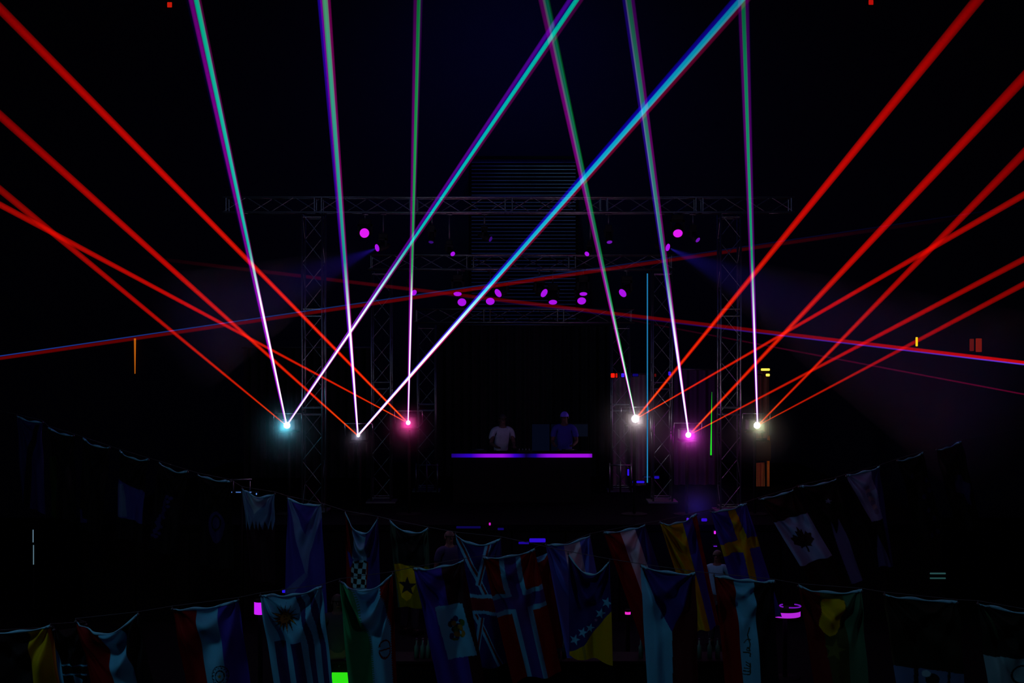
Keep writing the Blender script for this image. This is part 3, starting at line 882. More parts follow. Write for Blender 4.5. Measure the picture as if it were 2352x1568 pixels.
def person(x, Y, z0, h, shirt, label, arms='down', face=0.0, cap=None, lean=0.0):
    """built around the origin facing -Y, then placed by its empty; h standing height"""
    root = thing('person', label, 'person', (x, Y, z0), None)
    k = h / 1.75
    V = []; E = []; R = []

    def v(p, r, link=None):
        V.append(tuple(c * k for c in p)); R.append(tuple(a * k for a in r) if isinstance(r, tuple) else r * k)
        if link is not None: E.append((link, len(V) - 1))
        return len(V) - 1
    ln = -lean
    pel = v((0, 0, 0.95), (0.15, 0.11))
    ws = v((0, ln * 0.2, 1.10), (0.135, 0.10), pel)
    ch = v((0, ln * 0.6, 1.32), (0.165, 0.115), ws)
    up = v((0, ln, 1.45), (0.10, 0.085), ch)
    nk = v((0, ln * 1.1, 1.53), 0.055, up)
    hb = v((0, ln * 1.2 - 0.005, 1.62), (0.072, 0.086), nk)
    ht = v((0, ln * 1.2 - 0.005, 1.70), (0.060, 0.074), hb)
    hands = []
    for s in (-1, 1):
        hp = v((s * 0.09, 0, 0.88), 0.095, pel)
        kn = v((s * 0.11, -0.01, 0.50), 0.058, hp)
        an = v((s * 0.12, 0.02, 0.09), 0.038, kn)
        v((s * 0.13, -0.15, 0.035), (0.038, 0.025), an)
        sh = v((s * 0.19, ln, 1.42), 0.062, up)
        if arms == 'table':
            el_ = v((s * 0.25, ln + 0.0, 1.16), 0.042, sh); wr = v((s * 0.19, ln - 0.26, 1.10), 0.027, el_); dv = Vector((-s * 0.15, -0.95, -0.05))
        elif arms == 'up' and s == 1:
            el_ = v((s * 0.30, -0.08, 1.48), 0.042, sh); wr = v((s * 0.27, -0.12, 1.74), 0.027, el_); dv = Vector((0, -0.1, 1))
        else:
            el_ = v((s * 0.25, 0.02, 1.13), 0.042, sh); wr = v((s * 0.27, -0.05, 0.88), 0.027, el_); dv = Vector((0, -0.15, -1))
        dv.normalize()
        w0_ = Vector(V[wr]) / k
        sd = Vector((1, 0, 0)) if abs(dv.x) < 0.5 else Vector((0, 1, 0))
        palm = v(tuple(w0_ + dv * 0.055), (0.034, 0.018), wr)
        pc = w0_ + dv * 0.055
        for fi, (o_, ln_) in enumerate(((-0.030, 0.075), (-0.010, 0.088), (0.010, 0.083), (0.030, 0.065))):
            b_ = pc + sd * o_ + dv * 0.035
            k1 = v(tuple(b_), 0.0095, palm)
            k2 = v(tuple(b_ + dv * ln_ * 0.5 + Vector((0, -0.004, -0.004))), 0.0085, k1)
            v(tuple(b_ + dv * ln_ * 0.95 + Vector((0, -0.010, -0.014))), 0.007, k2)
        t1 = v(tuple(w0_ + dv * 0.03 - sd * s * 0.035), 0.011, palm)
        v(tuple(w0_ + dv * 0.075 - sd * s * 0.055), 0.009, t1)
    body = skinned('body', V, E, R, M['skin'], root)
    # face: nose, brow, mouth, ears, eyes shaped onto the head
    hc = Vector((0, ln * 1.2 - 0.005, 1.65)) * k
    fb = MB()
    fb.lathe(hc + Vector((0, -0.078 * k, 0.025 * k)), (0, -0.45, -1), [(0, 0.006), (0.03 * k, 0.013 * k), (0.045 * k, 0.012 * k), (0.05 * k, 0.004)], 10)
    for s in (-1, 1):
        fb.lathe(hc + Vector((s * 0.070 * k, 0.0, 0.0)), (s, -0.15, 0), [(0, 0.022 * k), (0.012 * k, 0.026 * k), (0.016 * k, 0.018 * k)], 12)
    fb.build('nose_and_ears', M['skin'], None, True)
    fo = bpy.data.objects[-1] if False else None
    return root, body, hc, k


PEOPLE = []


def make_person(x, Y, z0, h, shirt, label, arms='down', face=0.0, cap=None, lean=0.0, group=None):
    before = set(bpy.data.objects)
    root, body, hc, k = person(x, Y, z0, h, shirt, label, arms, face, cap, lean)
    # merge the small facial forms into the body mesh: one continuous figure
    fo = [o for o in bpy.data.objects if o not in before and o.name.startswith('nose_and_ears')][0]
    import bmesh
    bm = bmesh.new(); bm.from_mesh(body.data); bm.from_mesh(fo.data); bm.to_mesh(body.data); bm.free()
    bpy.data.objects.remove(fo)
    body.data.polygons.foreach_set('use_smooth', [True] * len(body.data.polygons))
    ln = -lean

    def child(mb, name, m, smooth=True, par=None):
        o = mb.build(name, m, None, smooth); o.parent = par or root; return o
    for s in (-1, 1):
        ey = MB(); ey.lathe(hc + Vector((s * 0.028 * k, -0.080 * k, 0.012 * k)), (0, -1, 0), [(0, 0.011 * k), (0.005 * k, 0.009 * k), (0.007 * k, 0.003 * k)], 10)
        child(ey, 'eye', M['hair'], True, body)
    mo = MB(); mo.box(hc + Vector((0, -0.083 * k, -0.045 * k)), (0.045 * k, 0.012 * k, 0.008 * k)); child(mo, 'mouth', M['brown_cloth'], True, body)
    # hair or cap: half shell over the skull
    vs = []; fs = []; n = 20; mrow = 7
    lim = 0.56 if not cap else 0.50
    for j in range(mrow + 1):
        th = lim * math.pi * j / mrow
        for i in range(n):
            ph = 2 * math.pi * i / n
            lower = 0.0 if math.sin(ph) > -0.3 or cap else -0.22 * (j / mrow)
            t_ = th * (1 + lower)
            vs.append(hc + Vector((0.088 * k * math.sin(t_) * math.cos(ph), 0.102 * k * math.sin(t_) * math.sin(ph) + 0.004, 0.105 * k * math.cos(t_) + 0.018 * k)))
    for j in range(mrow):
        for i in range(n):
            fs.append((j * n + i, (j + 1) * n + i, (j + 1) * n + (i + 1) % n, j * n + (i + 1) % n))
    hr = MB().add(vs, fs)
    if cap:
        hr.box(hc + Vector((0, -0.13 * k, 0.028 * k)), (0.13 * k, 0.10 * k, 0.012 * k))
    child(hr, 'cap' if cap else 'hair', cap or M['hair'])

    # shirt
    V = []; E = []; R = []

    def v(p, r, link=None):
        V.append(tuple(c * k for c in p)); R.append(tuple(a * k for a in r) if isinstance(r, tuple) else r * k)
        if link is not None: E.append((link, len(V) - 1))
        return len(V) - 1
    a0 = v((0, 0, 0.90), (0.175, 0.135)); a1 = v((0, ln * 0.2, 1.10), (0.165, 0.125), a0)
    a2 = v((0, ln * 0.6, 1.32), (0.190, 0.138), a1); a3 = v((0, ln, 1.455), (0.115, 0.10), a2)
    for s in (-1, 1):
        b_ = v((s * 0.195, ln, 1.425), 0.078, a3)
        if arms == 'up' and s == 1:
            v((0.285, -0.07, 1.475), 0.062, b_)
        else:
            v((s * 0.243, ln * 0.8, 1.22), 0.062, b_)
    skinned('shirt', V, E, R, shirt, root)
    V.clear(); E.clear(); R.clear()
    p0_ = v((0, 0, 0.96), (0.165, 0.125))
    for s in (-1, 1):
        a_ = v((s * 0.09, 0, 0.86), 0.105, p0_); b_ = v((s * 0.11, -0.01, 0.50), 0.078, a_); v((s * 0.12, 0.02, 0.10), 0.058, b_)
    skinned('trousers', V, E, R, M['dark_cloth'], root)
    for s in (-1, 1):
        sh = MB()
        sh.box(Vector((s * 0.128, -0.07, 0.045)) * k, (0.10 * k, 0.28 * k, 0.09 * k)); o = child(sh, 'shoe', M['black'], False)
        bv = o.modifiers.new('b', 'BEVEL'); bv.width = 0.03; bv.segments = 3
    root.rotation_euler = (0, 0, face)
    if group: root['group'] = group
    return root


def stand_z(py_top, Y, h):
    return P(0, py_top, Y).z - h


make_person(P(1150, 0, 31.05).x, 31.05, DZ, 1.80, M['white_shirt'], 'person in a white t-shirt leaning over the stage table', 'table', 0.25, None, 0.14)
make_person(P(1297, 0, 30.95).x, 30.95, DZ, 1.86, M['blue_shirt'], 'person in a dark blue shirt and violet cap behind the stage table', 'table', -0.1, M['cap'], 0.06)
make_person(P(1032, 0, 25.4).x, 25.4, 0, 1.80, M['grey_shirt'], 'person in a grey shirt standing below the stage, seen over the flags', 'down', 0.5)
make_person(P(941, 0, 25.2).x, 25.2, 0, 1.78, M['dark_cloth'], 'person in dark clothes whose head shows over the flag with a black star', 'down', 2.6)
make_person(P(1648, 0, 24.3).x, 24.3, 0, 1.62, M['pale_shirt'], 'person in a pale shirt behind the flag with the yellow cross', 'down', -0.4)
make_person(P(690, 0, 19.8).x, 19.8, 0, 1.62, M['grey_shirt'], 'person in a grey shirt beside the lit violet table', 'down', 0.9)
make_person(P(775, 0, 19.6).x, 19.6, 0, 1.70, M['dark_cloth'], 'person in dark clothes between the flag with the sun and the green flag', 'down', 0.2)

# ------------------------------------------------------------------ lit tables and bar under the flags


def lit_table(px, py, Y, wpx, hpx, m, label):
    c = P(px, py, Y); r = wpx / 2 / F * Y; h = hpx / F * Y
    root = thing('lit_table', label, 'table', (c.x, Y, 0), 'glowing standing tables')
    MB().lathe((c.x, Y, c.z - h / 2), (0, 0, 1), [(0, r), (h, r)], 32).build('light_band', m, root, True)
    MB().lathe((c.x, Y, c.z + h / 2), (0, 0, 1), [(0, r * 1.03), (0.03, r * 1.03)], 32).build('table_top', M['black'], root, True)
    MB().tube((c.x, Y, 0.02), (c.x, Y, c.z - h / 2), 0.035, 12).build('pole', M['black'], root, True)
    MB().lathe((c.x, Y, 0), (0, 0, 1), [(0, 0.24), (0.02, 0.22)], 24).build('base', M['black'], root, True)
    return root


lit_table(1803, 1407, 22.0, 70, 12, glow('violet_table', (170, 35, 205), 1.1), 'round table with a bright violet band, beside the red, white and black flag')
lit_table(1442, 1407, 21.0, 13, 6, glow('magenta_table', (225, 40, 190), 1.1), 'tiny magenta glowing stool behind the flag with white stars')
root = lit_table(598, 1395, 21.0, 28, 28, glow('violet_table2', (190, 30, 235), 1.2), 'squat violet glowing table behind the striped flag with the sun')
q = P(1815, 1388, 22.0)
rg = MB()
for k in range(20):
    t0, t1 = math.pi * 2 * k / 20, math.pi * 2 * (k + 1) / 20
    if k in (3, 4, 5, 6, 12, 13): continue
    rg.tube((q.x + 0.16 * math.cos(t0), 22.0 + 0.16 * math.sin(t0), q.z - 0.02), (q.x + 0.16 * math.cos(t1), 22.0 + 0.16 * math.sin(t1), q.z - 0.02), 0.010, 6)
simple('light_ring', rg, glow('ring_glow', (120, 20, 190), 0.8), 'broken violet light ring lying on the lit round table', 'light ring', smooth=True)

YB = 19.4
ba, bb = P(700, 1562, YB), P(1710, 1562, YB)
root = thing('bar_counter', 'long black bar counter under the flags, lit green at one end', 'bar counter', ((ba.x + bb.x) / 2, YB + 0.3, 0))
zc = 0.84
MB().box(((ba.x + bb.x) / 2, YB + 0.3, zc - 0.02), (bb.x - ba.x, 0.6, 0.04)).build('counter_top', M['black'], root, False, 0.005)
MB().box(((ba.x + bb.x) / 2, YB + 0.3, (zc - 0.04) / 2), (bb.x - ba.x - 0.1, 0.5, zc - 0.04)).build('front_panel', M['black'], root)
q0_, q1_ = P(762, 0, YB), P(812, 0, YB)
MB().box(((q0_.x + q1_.x) / 2, YB + 0.02, 0.59), (q1_.x - q0_.x, 0.03, 0.18)).build('glow_strip', glow('green_strip', (45, 225, 20), 1.0), root)
lamp('green_bar_light', 'AREA', (q1_.x - 0.1, YB - 0.3, 0.8), (0.25, 1.0, 0.25), 0.22, 0.12, (q1_.x - 0.15, YB + 0.25, 0.95))
bt_n = 0
for px, y0_, hh, mt, lab in [
    (772, 1519, 26, 'glass', 'first bottle over the green light'), (783, 1519, 26, 'glass', 'brightest bottle over the green light'),
    (792, 1519, 26, 'glass', 'dark bottle over the green light'), (801, 1519, 26, 'glass', 'last bottle over the green light beside the green flag'),
    (957, 1526, 20, 'glass', 'first of three bottles beside the blue flag with the coat of arms'), (971, 1526, 20, 'glass', 'middle of three bottles beside the blue flag with the coat of arms'),
    (984, 1526, 20, 'glass', 'last of three bottles beside the blue flag with the coat of arms'),
    (1282, 1528, 18, 'glass', 'first of two small bottles under the dark starred flag'), (1296, 1528, 18, 'glass', 'second of two small bottles under the dark starred flag'),
    (1472, 1526, 16, 'glass', 'lone bottle beside the white and blue flag'), (1606, 1526, 16, 'glass', 'first of three bottles under the yellow, blue and red flag'),
    (1630, 1522, 20, 'glass', 'middle and palest of three bottles under the yellow, blue and red flag'), (1648, 1526, 16, 'glass', 'last of three bottles under the yellow, blue and red flag')]:
    x = P(px, 0, YB + 0.2).x; H = 0.27; r_ = 0.033
    b_ = thing('bottle', lab, 'bottle', (x, YB + 0.2, zc), 'bottles on the bar counter')
    bd_ = MB().lathe((x, YB + 0.2, zc), (0, 0, 1), [(0, r_), (0.16, r_), (0.19, 0.014), (0.25, 0.012)], 14).build('body', M[mt], b_, True)
    MB().lathe((x, YB + 0.2, zc + 0.25), (0, 0, 1), [(0, 0.014), (0.02, 0.014)], 10).build('cap', M['steel'], bd_, True)

# blue light in the haze beside the stage front
lamp('blue_floor_light', 'POINT', tuple(P(1600, 1165, 25.8)), (0.05, 0.03, 1.0), 9.0, 0.08)
haze_ball('haze', tuple(P(1600, 1150, 25.8)), 0.9, 0.08, 1.1, 0.8)

# ------------------------------------------------------------------ flags
CL = bpy.data.materials.new('flag_cloth'); CL.use_nodes = True
nt = CL.node_tree; b = nt.nodes['Principled BSDF']
b.inputs['Roughness'].default_value = 0.75; b.inputs['Specular IOR Level'].default_value = 0.15
at = nt.nodes.new('ShaderNodeAttribute'); at.attribute_name = 'dye'
n = nt.nodes.new('ShaderNodeTexNoise'); n.inputs['Scale'].default_value = 260; n.inputs['Detail'].default_value = 3
tc = nt.nodes.new('ShaderNodeTexCoord'); nt.links.new(tc.outputs['Object'], n.inputs['Vector'])
mr = nt.nodes.new('ShaderNodeMapRange'); mr.inputs[1].default_value = 0.3; mr.inputs[2].default_value = 0.7; mr.inputs[3].default_value = 0.82; mr.inputs[4].default_value = 1.0
nt.links.new(n.outputs['Fac'], mr.inputs[0])
mx = nt.nodes.new('ShaderNodeVectorMath'); mx.operation = 'SCALE'
nt.links.new(at.outputs['Color'], mx.inputs[0]); nt.links.new(mr.outputs[0], mx.inputs['Scale'])
nt.links.new(mx.outputs[0], b.inputs['Base Color'])
tr = nt.nodes.new('ShaderNodeBsdfTranslucent'); nt.links.new(mx.outputs[0], tr.inputs['Color'])
ms = nt.nodes.new('ShaderNodeMixShader'); ms.inputs[0].default_value = 0.15
nt.links.new(b.outputs[0], ms.inputs[1]); nt.links.new(tr.outputs[0], ms.inputs[2])
nt.links.new(ms.outputs[0], nt.nodes['Material Output'].inputs[0])
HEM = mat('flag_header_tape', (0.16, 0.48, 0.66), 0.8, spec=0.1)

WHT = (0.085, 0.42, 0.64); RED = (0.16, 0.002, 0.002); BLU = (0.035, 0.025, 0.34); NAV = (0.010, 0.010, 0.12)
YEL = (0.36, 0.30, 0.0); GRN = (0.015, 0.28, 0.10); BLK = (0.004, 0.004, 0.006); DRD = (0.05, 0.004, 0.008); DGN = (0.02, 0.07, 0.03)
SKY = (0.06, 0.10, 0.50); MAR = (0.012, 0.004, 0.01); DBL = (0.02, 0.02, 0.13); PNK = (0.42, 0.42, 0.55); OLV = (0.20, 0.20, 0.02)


def zX(px): return 1 / (1 / 15.0 + (1 / 24.0 - 1 / 15.0) * px / 2352)


def zY(px): return 1 / (1 / 24.0 + (1 / 14.5 - 1 / 24.0) * px / 2352) + 0.25


def inpoly(x, y, poly):
    c = np.zeros(x.shape, bool); n_ = len(poly)
    for i in range(n_):
        x0_, y0_ = poly[i]; x1_, y1_ = poly[(i + 1) % n_]
        if y0_ == y1_: continue
        cond = ((y0_ > y) != (y1_ > y)) & (x < (x1_ - x0_) * (y - y0_) / (y1_ - y0_) + x0_)
        c ^= cond
    return c


def star(x, y, cx, cy, r, n_=5, inner=0.4, rot=-math.pi / 2):
    pts = []
    for i in range(2 * n_):
        a_ = rot + math.pi * i / n_; rr = r if i % 2 == 0 else r * inner
        pts.append((cx + rr * math.cos(a_), cy + rr * math.sin(a_)))
    return inpoly(x, y, pts)


def line(x, y, x0_, y0_, x1_, y1_, w_):
    dx, dy = x1_ - x0_, y1_ - y0_; L = math.hypot(dx, dy)
    t_ = ((x - x0_) * dx + (y - y0_) * dy) / L; s_ = abs((x - x0_) * dy - (y - y0_) * dx) / L
    return (t_ >= 0) & (t_ <= L) & (s_ <= w_ / 2)


def ring(x, y, cx, cy, rx, ry, t_=None):
    d_ = np.sqrt(((x - cx) / rx) ** 2 + ((y - cy) / ry) ** 2)
    return d_ <= 1 if t_ is None else (d_ <= 1) & (d_ >= 1 - t_)


NF = 0


def flag(TL, TR, BL, BR, sag, zfun, layers, label, base=BLK, folds=1.35, dz=0.0, hem=True, hole=None, cowl=0.0, N=(96, 170)):
    """corners are the seen corners; depth follows the straight cord it hangs from; layers(u,v,x,y,paint)"""
    global NF
    NF += 1
    rnd = random.Random(NF * 7)
    nu, nv = N
    U, Vv = np.meshgrid(np.linspace(0, 1, nu), np.linspace(0, 1, nv))
    u = U.ravel(); v = Vv.ravel()
    sg = sag * 4 * u * (1 - u)
    tx = TL[0] + (TR[0] - TL[0]) * u; ty = TL[1] + (TR[1] - TL[1]) * u + sg
    bx = BL[0] + (BR[0] - BL[0]) * u; by = BL[1] + (BR[1] - BL[1]) * u + 3 * np.sin(u * 9 + NF)
    x = tx + (bx - tx) * v; y = ty + (by - ty) * v
    col = np.tile(np.array(base, float), (len(u), 1))

    def paint(mask, c):
        col[mask] = c
    layers(u, v, x, y, paint)
    z0_ = zfun(TL[0]) + dz; z1_ = zfun(TR[0]) + dz
    Z = 1 / (1 / z0_ + (1 / z1_ - 1 / z0_) * u)
    # folds fan out from the two tied corners, and soft cowls hang between them
    H = 1.7
    th1 = np.arctan2(u, v * H + 0.06); th2 = np.arctan2(1 - u, v * H + 0.06)
    r1 = np.sqrt(u ** 2 + (v * H) ** 2); r2 = np.sqrt((1 - u) ** 2 + (v * H) ** 2)
    p1, p2, p3 = rnd.uniform(0, 6), rnd.uniform(0, 6), rnd.uniform(0, 6)
    n1, n2 = rnd.uniform(9, 14), rnd.uniform(9, 14)
    env1 = np.minimum(r1 * 2.0, 1) * np.exp(-r1 * 0.9); env2 = np.minimum(r2 * 2.0, 1) * np.exp(-r2 * 0.9)
    d_ = 0.055 * np.sin(n1 * th1 + p1) * env1 + 0.055 * np.sin(n2 * th2 + p2) * env2
    d_ += 0.035 * np.sin(2 * math.pi * (1.4 * u + 0.22 * v) + p3 + 1.4 * np.sin(v * 2.2)) * np.minimum(v * 1.6, 1)
    d_ += 0.010 * np.sin(2 * math.pi * (3.1 * u - 0.3 * v) + p1) * np.minimum(v * 1.5, 1)
    c_ = v + 0.5 * (2 * u - 1) ** 2
    d_ += cowl * 0.06 * np.sin(2 * math.pi * c_ / 0.34 + p2) * np.exp(-((v - 0.18) / 0.22) ** 2) * 4 * u * (1 - u)
    Yp = Z + d_ * folds
    # keep the seen outline: the sideways position belongs to the undisplaced sheet
    X = (x - 1176) / F * Z; ZZ = CZ - (y - 784) / F * Z
    co = np.stack([X, Yp, ZZ], 1)
    idx = np.arange(nu * nv).reshape(nv, nu)
    q_ = np.stack([idx[:-1, :-1], idx[1:, :-1], idx[1:, 1:], idx[:-1, 1:]], -1).reshape(-1, 4)
    me = bpy.data.meshes.new('cloth'); me.from_pydata(co.tolist(), [], q_.tolist()); me.update()
    me.polygons.foreach_set('use_smooth', [True] * len(me.polygons))
    me.materials.append(CL)
    a_ = me.attributes.new('dye', 'FLOAT_COLOR', 'POINT')
    a_.data.foreach_set('color', np.concatenate([col, np.ones((len(u), 1))], 1).ravel())
    a0_ = Vector(co[0])
    root = thing('flag', label, 'flag', tuple(a0_), 'flags hung from the two crossing cords')
    o = bpy.data.objects.new('cloth', me); COL.objects.link(o); o.parent = root
    o.matrix_parent_inverse = Matrix.Translation(root.location).inverted()
    # header tape along the top edge, following the sag
    hm = MB(); top = co[:nu]
    wz = 0.026 * 1.0
    vs = []; fs = []
    for k_ in range(0, nu):
        c0 = Vector(top[k_])
        up = wz * (0.55 + 0.45 * math.sin(k_ * 0.13 + NF))
        vs += [c0 + Vector((0, -0.004, up)), c0 + Vector((0, -0.018, up * 0.4)), c0 + Vector((0, -0.010, -0.012)), c0 + Vector((0, 0.008, -0.006)), c0 + Vector((0, 0.010, up * 0.6))]
    for k_ in range(nu - 1):
        for e_ in range(5):
            fs.append((k_ * 5 + e_, k_ * 5 + (e_ + 1) % 5, (k_ + 1) * 5 + (e_ + 1) % 5, (k_ + 1) * 5 + e_))
    if hem:
        hm.add(vs, fs).build('header_tape', HEM, root, True)
    for c0 in (Vector(top[0]), Vector(top[-1])):
        cl = MB()
        cl.lathe(c0 + Vector((0, -0.02, 0.0)), (0, 1, 0), [(0, 0.012), (0.04, 0.012)], 10)
        cl.tube(c0, c0 + Vector((0, 0, 0.035)), 0.005, 6)
        cl.build('clip', M['rope'], root, True)
    tops.setdefault(zfun.__name__, []).append((Vector(co[0]) + Vector((0, 0, 0.03)), Vector(co[nu - 1]) + Vector((0, 0, 0.03))))
    return root


tops = {}
RN = random.Random(5)


def f1(u, v, x, y, p): p(u > 0.66, YEL); p(u > 0.95, (0.35, 0.10, 0.01))
flag((-40, 1455), (116, 1438), (-5, 1720), (150, 1705), 4, zX, f1, 'black and yellow striped flag at the lowest end of the rope')


def f1b(u, v, x, y, p):
    p(inpoly(x, y, [(122, 1486), (134, 1492), (152, 1600), (134, 1600)]), WHT)
    p((abs(y - 1527 - (x - 150) * 0.02) < 1.6) & (x > 140), WHT); p((abs(y - 1548) < 1.8) & (x > 130), WHT)
    p(inpoly(x, y, [(168, 1549), (178, 1556), (190, 1562), (184, 1575), (200, 1600), (180, 1600)]), WHT)
flag((122, 1447), (196, 1435), (140, 1660), (205, 1650), 4, zX, f1b, 'very dark flag with thin pale cross lines', dz=0.35, hem=False)


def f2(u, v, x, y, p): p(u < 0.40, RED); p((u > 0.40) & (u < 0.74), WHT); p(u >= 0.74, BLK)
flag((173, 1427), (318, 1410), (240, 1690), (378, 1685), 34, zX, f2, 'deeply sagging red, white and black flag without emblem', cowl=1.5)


def f3(u, v, x, y, p):
    p(u < 0.34, RED); p((u >= 0.34) & (u < 0.67), WHT); p(u >= 0.67, BLU)
    cx_, cy_ = 508, 1549
    p(ring(x, y, cx_, cy_, 19, 24, 0.10), BLK); p(ring(x, y, cx_, cy_, 11, 14, 0.22), BLK); p(star(x, y, cx_, cy_, 6), OLV)
    for k_ in range(14):
        a_ = k_ * 0.45; p(ring(x, y, cx_ + 15 * math.cos(a_), cy_ + 19 * math.sin(a_), 1.5, 1.6), BLK)
flag((395, 1398), (547, 1378), (445, 1660), (583, 1650), 11, zX, f3, 'red, white and blue flag with a small round emblem low on its white stripe', cowl=0.6)


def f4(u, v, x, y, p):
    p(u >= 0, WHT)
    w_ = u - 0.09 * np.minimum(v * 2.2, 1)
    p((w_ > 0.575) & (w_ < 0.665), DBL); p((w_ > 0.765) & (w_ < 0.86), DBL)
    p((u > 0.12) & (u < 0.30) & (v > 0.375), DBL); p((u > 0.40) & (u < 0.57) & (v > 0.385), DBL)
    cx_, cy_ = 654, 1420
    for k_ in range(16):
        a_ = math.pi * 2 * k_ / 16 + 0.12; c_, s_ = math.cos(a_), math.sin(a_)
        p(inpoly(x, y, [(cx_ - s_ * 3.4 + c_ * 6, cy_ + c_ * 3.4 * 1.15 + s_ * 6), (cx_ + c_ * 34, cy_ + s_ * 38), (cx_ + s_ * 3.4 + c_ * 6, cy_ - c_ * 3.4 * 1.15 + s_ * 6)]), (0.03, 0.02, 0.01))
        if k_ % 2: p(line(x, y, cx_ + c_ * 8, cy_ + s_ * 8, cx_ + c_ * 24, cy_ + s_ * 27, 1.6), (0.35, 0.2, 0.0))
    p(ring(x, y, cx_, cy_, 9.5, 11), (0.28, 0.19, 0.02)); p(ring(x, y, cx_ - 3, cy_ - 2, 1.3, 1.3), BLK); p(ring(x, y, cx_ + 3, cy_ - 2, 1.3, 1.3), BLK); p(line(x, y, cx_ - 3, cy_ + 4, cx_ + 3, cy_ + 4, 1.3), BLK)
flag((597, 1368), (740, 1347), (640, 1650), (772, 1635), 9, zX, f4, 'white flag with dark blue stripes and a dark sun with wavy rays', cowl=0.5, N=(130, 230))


def f5(u, v, x, y, p):
    g_ = 0.20 + 0.30 * np.minimum(v / 0.5, 1) ** 0.7; r_ = 0.75 + 0.18 * np.minimum(v / 0.4, 1)
    p(u < g_, GRN); p((u >= g_) & (u < r_), WHT); p(u >= r_, RED)
    sq = (np.sin(v * 330) > 0)
    p((abs(u - r_) < 0.018) & sq, RED); p((abs(u - g_ - 0.02) < 0.018) & sq, GRN)
    cx_, cy_ = 884, 1489
    k_ = (0.10, 0.006, 0.01)
    p(ring(x, y, cx_, cy_, 14, 23, 0.16) & (abs(y - cy_) > 5), k_)
    p(ring(x, y, cx_ + 1, cy_ - 10, 12, 11, 0.20) & (y < cy_ - 7), k_); p(ring(x, y, cx_ + 1, cy_ + 8, 12, 11, 0.20) & (y > cy_ + 6), k_)
    p(line(x, y, cx_ - 13, cy_ + 3, cx_ + 13, cy_ - 2, 3.6), k_); p(line(x, y, cx_ + 12, cy_ - 7, cx_ + 12, cy_ + 7, 2), k_)
flag((780, 1335), (902, 1318), (806, 1625), (913, 1612), 30, zX, f5, 'green, white and red flag with a curved red emblem, folded over at the top', cowl=2.0, N=(130, 230))


def f6(u, v, x, y, p):
    p(u < 0.55, BLU); p(u >= 0.55, (0.02, 0.006, 0.012)); p((v > 0.72) & (u < 0.75), BLU)
    q_ = [(1000, 1393), (1062, 1384), (1096, 1502), (1030, 1515)]
    p(inpoly(x, y, q_), WHT)
    rr = random.Random(3)
    for c_, n_ in ((NAV, 9), ((0.02, 0.02, 0.03), 8), ((0.05, 0.13, 0.02), 5), ((0.22, 0.16, 0.02), 6)):
        for _ in range(n_):
            a_ = rr.uniform(0, 6.28); d1 = rr.uniform(2, 24)
            p(ring(x, y, 1049 + d1 * 0.75 * math.cos(a_), 1448 + d1 * 1.2 * math.sin(a_), rr.uniform(3, 8), rr.uniform(3, 8)), c_)
flag((950, 1308), (1065, 1288), (1010, 1590), (1113, 1565), 6, zX, f6, 'blue flag with a white panel bearing a dark coat of arms', cowl=0.4)


def f7(u, v, x, y, p):
    p(u >= 0, RED)
    def bar(a_, b_, c_):
        p((u > a_) & (u < b_), c_)
    w_ = u + 0.07 * np.sin(np.minimum(v, 0.4) / 0.4 * math.pi) * 0.6
    def bars(h0, v0, c_):
        p(abs(w_ - 0.51) < h0, c_); p(abs(v - 0.375 + (u - 0.5) * 0.02) < v0, c_)
    bars(0.21, 0.088, WHT); bars(0.115, 0.050, (0.045, 0.035, 0.24))
flag((1110, 1281), (1228, 1262), (1178, 1566), (1290, 1545), 6, zX, f7, 'red flag with a blue cross edged in white', cowl=0.4)


def f7b(u, v, x, y, p):
    p(u >= 0, (0.12, 0.002, 0.003))
    p(inpoly(x, y, [(1222, 1280), (1240, 1276), (1262, 1266), (1250, 1284), (1236, 1292), (1224, 1290)]), WHT)
    p(inpoly(x, y, [(1230, 1334), (1241, 1338), (1250, 1362), (1250, 1390), (1247, 1406), (1242, 1378), (1232, 1356)]), WHT)
flag((1214, 1282), (1268, 1266), (1236, 1500), (1292, 1490), 3, zX, f7b, 'narrow dark red flag with small white patches beside the light blue flag', dz=0.3, hem=False)


def f8(u, v, x, y, p):
    p(u >= 0, NAV)
    for L_ in (((1046, 1226), (1120, 1375)), ((1124, 1240), (1098, 1345)), ((1090, 1410), (1152, 1530)), ((1094, 1500), (1106, 1420))):
        (a_, b_), (c_, d1) = L_
        p(line(x, y, a_, b_, c_, d1, 13), WHT); p(line(x, y, a_ + 2, b_, c_ + 2, d1, 5), (0.10, 0.008, 0.02))
    p(abs(y - 1388) < 23, WHT); p(abs(y - 1388) < 15, (0.10, 0.006, 0.015))
flag((1046, 1226), (1150, 1238), (1088, 1540), (1170, 1525), 20, zY, f8, 'dark blue flag with white diagonals, half hidden by the blue cross flag', dz=0.25, cowl=0.5)


def f9(u, v, x, y, p):
    p(u >= 0, SKY); p((u > 0.41) & (u < 0.76), PNK)
flag((1253, 1250), (1355, 1230), (1302, 1512), (1404, 1490), 8, zX, f9, 'light blue flag with a greyish middle stripe behind the starred flag', cowl=0.5)


